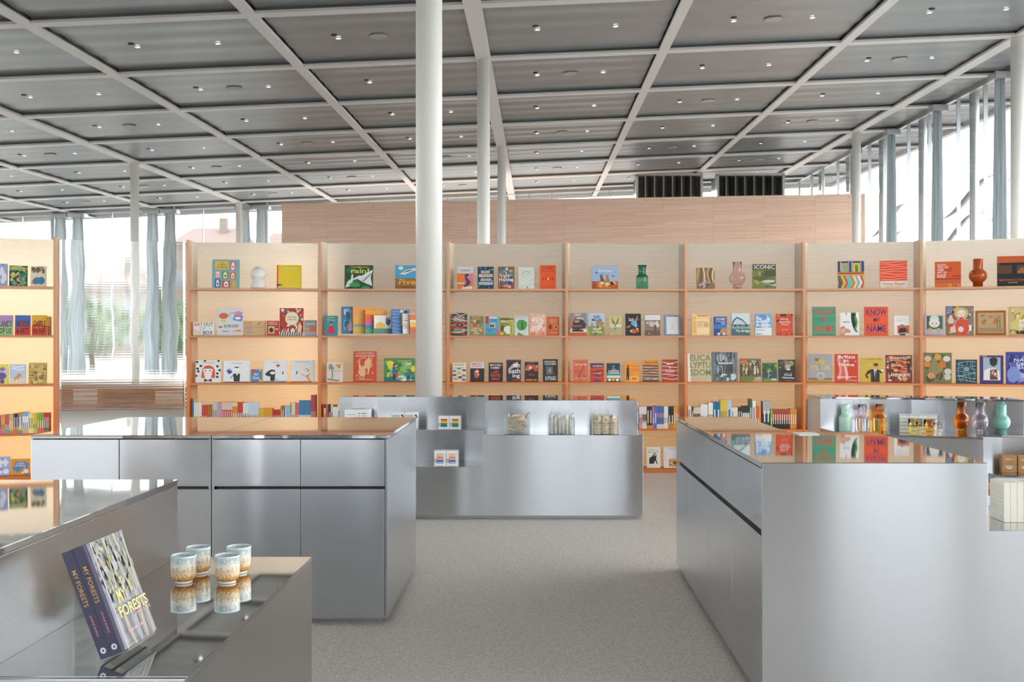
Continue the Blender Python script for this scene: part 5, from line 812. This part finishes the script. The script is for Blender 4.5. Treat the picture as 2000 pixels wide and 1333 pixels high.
# plain white lamp on the first full bay's top shelf
A, D, Nn, L, a = BAY[2]; p = A + Nn*.13 + D*spot(2, 504.5, .13); hh = pz(517, p.y) - ZL[1]
t = empty('night_light', (p.x, p.y, ZL[1]+.0005)); tag(t, 'smooth plain white rounded lamp between teal and yellow books, top shelf', 'lamp')
MB().lathe([(.0001,0),(.070,0),(.082,.02),(.080,.05),(.066,.08),(.052,.095)], 32).build('base', M['lampshade'], t, True)
MB().lathe([(.052,.095),(.066,.105),(.080,.13),(.083,.155),(.074,.19),(.050,.218),(.022,.232),(.0001,.236)], 32).build('shade', M['lampshade'], t, True)
# tumblers and their white gift boxes
t = empty('tumbler_gift_box', (px(1757,8.42), 8.42, .6675), -.3); tag(t, 'stack of small white striped gift boxes behind the glass tumblers', 'box')
for k in range(5):
    for c in range(4): MB().box(c*.071,0,k*.0285,c*.071+.0695,.07,k*.0285+.0265).build('small_box', M['white_card'], t, False, .002)
    put_print([R(0,.02,1,.12,'b5966a')], .284, .0265, t, (0,-.0005,k*.0285), (0,0,0), ('stripe','stripe'))
MB().box(-.004,-.002,.143,.288,.074,.147).build('lid', M['white_card'], t)
for xc_, r_, m_, lab, yy in ((1783,.037,'g_yellow','yellow ribbed glass tumbler, left of the orange one',8.27),(1792,.035,'g_yellow','second yellow ribbed glass tumbler close to the orange one',8.33),(1815,.042,'g_amber','orange glass tumbler on the vase stand',8.22),(1832,.035,'g_clear','clear glass tumbler right of the orange one',8.20)):
    H = .118 if m_ != 'g_clear' else .10
    mb = MB(); prof = solid([(r_*.82,0),(r_*.84,.003),(r_*.92,H*.5),(r_,H)], .003)
    mb.lathe(prof, 24); o = mb.build('glass_tumbler', M[m_], None, True, 0, (px(xc_,yy), yy, .6676)); tag(o, lab, 'tumbler', 'glass tumblers')
# kraft boxes
for k in range(3):
    yy = 7.93 - .03*k; x = px(1957, 7.93) + k*.107
    t = empty('kraft_box', (x, yy, .4105), -.28); MB().box(0,0,0,.104,.14,.125).build('body', M['kraft'], t, False, .001); MB().box(-.0008,-.0008,.02,.1048,.1408,.0205).build('lid_seam', M['twine'], t)
    put_print([T('MARTINO',.26,.76,.7,.84,'eae4da'),E(.48,.36,.26,.08,'dcd4c8'),E(.48,.30,.18,.07,'e6dfd2'),E(.48,.36,.2,.03,'a87a4e')], .104, .125, t, (0,-.0006,0), (0,0,0), ('printed_emblem','lettering'))
    tag(t, ('leftmost','middle','rightmost')[k] + ' brown kraft box with white print on the lower vase stand', 'box', 'brown kraft boxes')
# ivory gift books on the counter ledge
for k in range(6):
    t = empty('gift_book', (1.859 + k*.0262, 4.195, .678)); c = 'ece6d6' if k < 4 else 'b0584a'
    MB().box(0,0,0,.0256,.13,.158,c).build('cover', M['print'], t, False, .0012)
    MB().box(.003,.003,.1575,.0226,.128,.1585,'f4f0e6').build('page_block', M['print'], t)
    if k == 0:
        put_print([[R(.05,y,.95,y+.012,'c8ba92') for y in (.5,.58,.66,.72,.78,.84,.9)],R(.1,.3,.6,.44,'e4dcc6'),R(.72,.04,.98,.22,'f4f2ee'),[R(.76,y,.94,y+.015,'9a948a') for y in (.07,.12,.17)],E(.15,.14,.05,.03,'f4f2ee'),E(.3,.2,.05,.03,'f4f2ee')], .13, .158, t, (-.0006,.13,0), (0,0,-math.pi/2), ('back_print','lettering'))
    tag(t, ('leftmost ivory gift book, printed side showing, on the low counter ledge','second ivory gift book from the left on the low counter ledge','third ivory gift book from the left on the low counter ledge','last ivory gift book, beside the red one, on the low ledge','dull red gift book next to the ivory ones on the low ledge','second dull red gift book, outermost in the low ledge row')[k], 'book', 'gift books on the low ledge')
t = empty('booklet_stack', (1.80, 4.62, .678)); 
for k in range(3): MB().box(.004*k,0,k*.013,.2,.14,k*.013+.012).build('booklet', M['white_card'], t, False, .001)
tag(t, 'low stack of white booklets behind the ivory gift books', 'booklets')
t = empty('leaflet', (1.30, 5.22, ZTOP+.0004)); MB().box(0,0,0,.10,.12,.004).build('sheet', M['white_card'], t); tag(t, 'thin white leaflet lying at the back corner of the long counter', 'leaflet')
# mug boxes
def mugbox(x, y, z, w, h, cols, label):
    t = empty('mug_box', (x, y, z+.0005)); MB().box(0,0,0,w,w,h,'f1f0ee').build('carton', M['print'], t, False, .001); cv = t.children[0]
    n = len(cols); sh = [R(.22,.2+.58*k/n,.8,.2+.58*(k+1)/n,c) for k, c in enumerate(cols)] + [E(.14,.36,.12,.12,'555'),E(.14,.36,.07,.07,'f1f0ee'),R(.2,.19,.82,.21,'3a3a3a'),R(.2,.77,.82,.79,'6a4a2a'),R(.2,.0,.8,.03,'b0aca6'),[R(.9,y_,.96,y_+.03,'777') for y_ in (.3,.42,.54,.66,.78)],[R(.03,y_,.08,y_+.03,'777') for y_ in (.6,.72)]]
    put_print(sh, w, h, cv, (0,-.0004,0), (0,0,0), ('printed_mug','lettering')); return tag(t, label, 'box', 'boxed mugs')
rb = ['2f7fb8','2a7a4a','2f9a5a','f0cf3a','e8922a','d8502a']; pk = ['aec4e8','3a4a6a','e8b0c0','d88a9a','e8b48a','f0d8a0']
for x_, c, z, y_, lab in ((856.3,rb,.662,8.775,'left white carton printed with a rainbow striped mug'),(878.3,rb,.662,8.775,'right white carton printed with a rainbow striped mug'),(847.8,pk,.413,8.29,'left white carton printed with a pastel striped mug'),(871.5,pk,.413,8.29,'right white carton printed with a pastel striped mug')):
    s = 21.5 if z > .5 else 23; mugbox(px(x_, y_), y_, z, s*y_/F, (26.5 if z > .5 else 31)*y_/F, c, lab)
for k, x_ in enumerate((763, 789.8)):
    yy = 8.86; t = empty('book_box', (px(x_,yy), yy, .6625)); w, h = 26*yy/F, pz(805,yy)-.662
    MB().box(0,0,0,w,.09,h,'f0efec').build('carton', M['print'], t, False, .001)
    put_print([T('OCEAN',.06,.72,.66,.82,'3a3434'),E(.86,.8,.08,.06,'2a1a1a'),E(.94,.7,.06,.05,'2a1a1a')], w, h, t, (0,-.0004,0), (0,0,0), ('printed_mark','lettering'))
    tag(t, ('left','right')[k] + ' tall white carton with dark lettering on the upper ledge', 'box', 'tall white cartons')
t = empty('white_parcel', (px(673,9.0), 9.0, .6625)); w, h = 47*9.0/F, pz(800,9.0)-.662
MB().box(0,0,0,w,.16,h,'f0efed').build('carton', M['print'], t, False, .002); MB().lathe([(.0001,.0005),(.06,.0005)],24,None,(w*.5,.08,h),'c9c6c4').build('lid_disc', M['print'], t)
put_print([R(.56,.75,.66,.8,'777'),R(.7,.75,.9,.8,'777'),R(.56,.62,.66,.66,'888'),R(.7,.62,.9,.66,'888'),R(.1,.7,.45,.74,'bbb')], w, h, t, (0,-.0004,0), (0,0,0), ('printed_mark','lettering'))
tag(t, 'plain white carton on the upper ledge, left of the tall pair', 'box')
# clear tubs with wooden pieces
def tub(x_, label):
    yy, w, d, h, g = 8.31, 51*8.31/F, .17, .128, .004; x = px(x_, yy)
    t = empty('clear_tub', (x, yy, .6622)); tag(t, label, 'tub', 'clear acrylic tubs')
    MB().box(0,0,0,w,d,g).build('base', M['acrylic'], t); MB().box(0,0,g,w,g,h).build('wall', M['acrylic'], t); MB().box(0,d-g,g,w,d,h).build('wall', M['acrylic'], t)
    MB().box(0,g,g,g,d-g,h).build('wall', M['acrylic'], t); MB().box(w-g,g,g,w,d-g,h).build('wall', M['acrylic'], t)
    return x+g+.002, yy+g+.002, w-2*g-.004, d-2*g-.004
q = random.Random(9)
bx, by, bw, bd = tub(983.7, 'clear tub of curled driftwood pieces, left of the three')
for k in range(46):
    z = .672 + .128*(k/46); L_ = .05 + q.random()*.05; an = q.random()*6.28; ex, ey = math.cos(an)*L_/2, math.sin(an)*L_/2*.7
    cx_, cy_ = bx + abs(ex)+.008 + q.random()*max(.001,(bw-2*abs(ex)-.016)), by+abs(ey)+.008 + q.random()*max(.001,(bd-2*abs(ey)-.016)); dz = (q.random()-.3)*.03
    o = MB().tube([(-ex,-ey,0),(-ex*.3,-ey*.3+.006,dz*.5+.008),(ex*.4,ey*.4,dz),(ex,ey,dz+.005)], [.004,.0085,.0075,.003], 6).build('driftwood_piece', M['drift'], None, True, 0, (cx_, cy_, z)); tag(o, 'curled pale driftwood piece in the left clear tub', 'driftwood', 'driftwood in the left tub')
o = MB().tube([(0,0,0),(.03,0,.05),(.05,0,.055)], .0025, 5).build('twig', M['twine'], None, True, 0, (bx+bw-.04, by+.05, .775)); tag(o, 'thin dark twig sticking out of the left tub', 'twig')
bx, by, bw, bd = tub(1071.5, 'clear tub of pale bundled sticks, middle of the three')
for k in range(22):
    c, r_ = k % 6, k // 6; tl = (q.random()-.5)*.03; L_ = .11 + q.random()*.045; x = bx+.022+(bw-.044)*c/5; y = by+.016+(bd-.032)*r_/3; rr = .007+.005*q.random()
    x2 = min(max(x+tl, bx+.012), bx+bw-.012)
    o = MB().tube([(x2-tl*.9 if bx+.012 < x2-tl*.9 < bx+bw-.012 else x2,y,.668),(x2,y,.668+L_)], [rr,rr*.9], 8).build('wood_stick', M['stick'], None, True); tag(o, 'pale stick standing in the middle clear tub', 'stick', 'sticks in the middle tub')
for k, x in enumerate((.0, .14)):
    o = MB().tube([(0,0,0),(.008,0,.015),(.018,0,.012),(.022,0,.022)], .002, 5).build('twine_tie', M['twine'], None, True, 0, (bx+.03+x, by+.03, .79+.02*k)); tag(o, 'dark twine end at the %s of the middle tub' % ('left','right')[k], 'twine')
bx, by, bw, bd = tub(1157.5, 'clear tub of round turned wooden toys, right of the three')
dm = MB().lathe([(.0001,0),(.026,0),(.030,.003),(.031,.008),(.024,.0105),(.024,.0135),(.031,.016),(.030,.021),(.026,.024),(.0001,.024)], 24).mesh('wooden_body', M['disc'], True)
db = MB().lathe([(.0243,.0106),(.0243,.0134)], 24).mesh('groove_band', M['disc_band'], True); de = MB().lathe([(.0001,.0245),(.009,.0245),(.010,.0235)], 16).mesh('painted_eye', M['disc_band'])
for lay in range(3):
    for c in range(3):
        for r_ in range(2):
            x = bx + .033 + (bw-.066)*c/2 + (q.random()-.5)*.003; y = by + .034 + (bd-.068)*r_; z = .6665 + lay*.025
            t = empty('wooden_yoyo', (x, y, z)); inst('wooden_body', dm, t); inst('groove_band', db, t); inst('painted_eye', de, t)
            tag(t, 'round pale turned wooden toy in the right clear tub', 'toy', 'wooden toys in the right tub')
for c, (fx, ry, rz) in enumerate(((.17,1.25,.5),(.5,1.5,1.35),(.83,1.3,2.2))):
    for r_ in range(2):
        t = empty('wooden_yoyo', (bx+.01+(bw-.02)*fx, by+.045+.07*r_, .7445+.032)); t.rotation_euler = (ry*.98, 0, rz-1.2)
        inst('wooden_body', dm, t); inst('groove_band', db, t); inst('painted_eye', de, t); tag(t, 'round pale turned wooden toy in the right clear tub', 'toy', 'wooden toys in the right tub')
# ------------------------------------------------------------------ cups
cp = [(.0001,.006),(.024,.006),(.028,.008),(.0352,.016),(.037,.03),(.0372,.08)]
for xc_, yb_, lab in ((359,1138,'speckled stoneware cup, front left of four'),(387.5,1120,'speckled stoneware cup, back left of four, near the counter step'),(444,1138,'speckled stoneware cup, front right of four'),(466.5,1119,'speckled stoneware cup, back right of four')):
    yy = (EYE-.676)*F/(yb_-CY); t = empty('stoneware_cup', (px(xc_,yy), yy, .6765)); tag(t, lab, 'cup', 'speckled stoneware cups')
    MB().lathe([(.0345,.0795),(.0338,.03),(.030,.016),(.0001,.013)][::-1] , 36).build('inside', M['cup'], t, True)
    MB().lathe(cp, 36).build('body', M['cup'], t, True)
    MB().lathe([(.0372,.0785),(.0378,.081),(.0362,.0835),(.0345,.081),(.0345,.0785)], 36).build('rim', M['cup_rim'], t, True)
    MB().lathe([(.0001,0),(.0245,0),(.0252,.003),(.0245,.0065)], 36).build('foot', M['cup_foot'], t, True)
# ------------------------------------------------------------------ two dark-spined books on an acrylic easel
wv = Vector((.009,.184,0)); hv = Vector((-.091,0,.238)); W_, H_ = wv.length, hv.length; xv, zv = wv.normalized(), hv.normalized(); yv = zv.cross(xv).normalized(); zv = xv.cross(yv)
def fr(o): return Matrix(((xv.x,yv.x,zv.x,o.x),(xv.y,yv.y,zv.y,o.y),(xv.z,yv.z,zv.z,o.z),(0,0,0,1)))
O_ = Vector((-.929,2.368,.702)); TH = .0262
for k, lab in ((0,'front copy of two slate-spined books leaning on the clear easel'),(1,'rear copy of two slate-spined books leaning on the clear easel')):
    r = empty('hardcover_book'); r.matrix_world = fr(O_ + yv*(TH+.0008)*k); cv = book_body(r, W_, H_, TH, '45425a', '45425a'); tag(r, lab, 'book', 'slate-spined books on the easel')
    if k == 0:
        sh = [R(.06,0,1,1,'8f8b98'), V(90,11,['9995a2','a39e9f','8b8e8c','a9a294','94929c'],.07,(.08,0,1,1),.03), N(91,60,['b3a97f','96968a','a8a4ac','878e88','aea88f'],.05,(.08,.38,1,1)), V(93,6,['bdb07e','b5aa82','c4b684'],.02,(.12,.45,.98,1),.06), V(92,4,['c0a880','9aa8a0','b8a49a'],.03,(.2,0,.95,.3),.03), R(.06,0,.085,1,'b8b4c0'),
              T('MY',.24,.40,.48,.52,'ecd98a'), T('FORESTS',.16,.27,.96,.37,'ecd782'), T('JANINE BURKE',.5,.22,.97,.26,'cda0a8'), T('Travels with Trees',.2,.12,.62,.155,'d8b0b0')]
        put_print(sh, W_, H_, cv, (0,-.0004,0))
    # spine faces -x in the book's own frame; lettering runs down it
    put_print([T('MY FORESTS',.18,.3,.52,.72,'c9a26a'), T('JANINE BURKE',.6,.36,.8,.64,'c58a94'), E(.93,.5,.028,.26,'e4e0e6',10), E(.93,.5,.012,.1,'45425a',8)], H_, TH, cv, (-.002,TH,H_), (0,math.pi/2,0), ('spine_emblem','spine_lettering'))
    sp_ = [o for o in cv.children if o.name.startswith('spine_')]
    for o in sp_: o.rotation_mode = 'QUATERNION'; m3 = Matrix(((0,1,0),(0,0,-1),(-1,0,0))); o.rotation_quaternion = m3.to_quaternion(); o.location = (-.0022, TH, H_)
t = empty('book_easel'); t.matrix_world = fr(O_); tag(t, 'clear acrylic easel holding two slate-spined books', 'easel')
b0 = TH*2 + .003
MB().box(.02, b0, -.006, W_-.02, b0+.003, H_*.62).build('back_plate', M['acrylic'], t); MB().box(.02, -.002, -.006, W_-.02, b0, -.003).build('book_ledge', M['acrylic'], t); MB().box(.02, -.006, -.006, W_-.02, -.003, .008).build('lip', M['acrylic'], t)
lg = MB().box(-1.058,2.405,.6765,-1.054,2.535,.835).build('rear_leg', M['acrylic'], t); lg.matrix_parent_inverse = fr(O_).inverted()
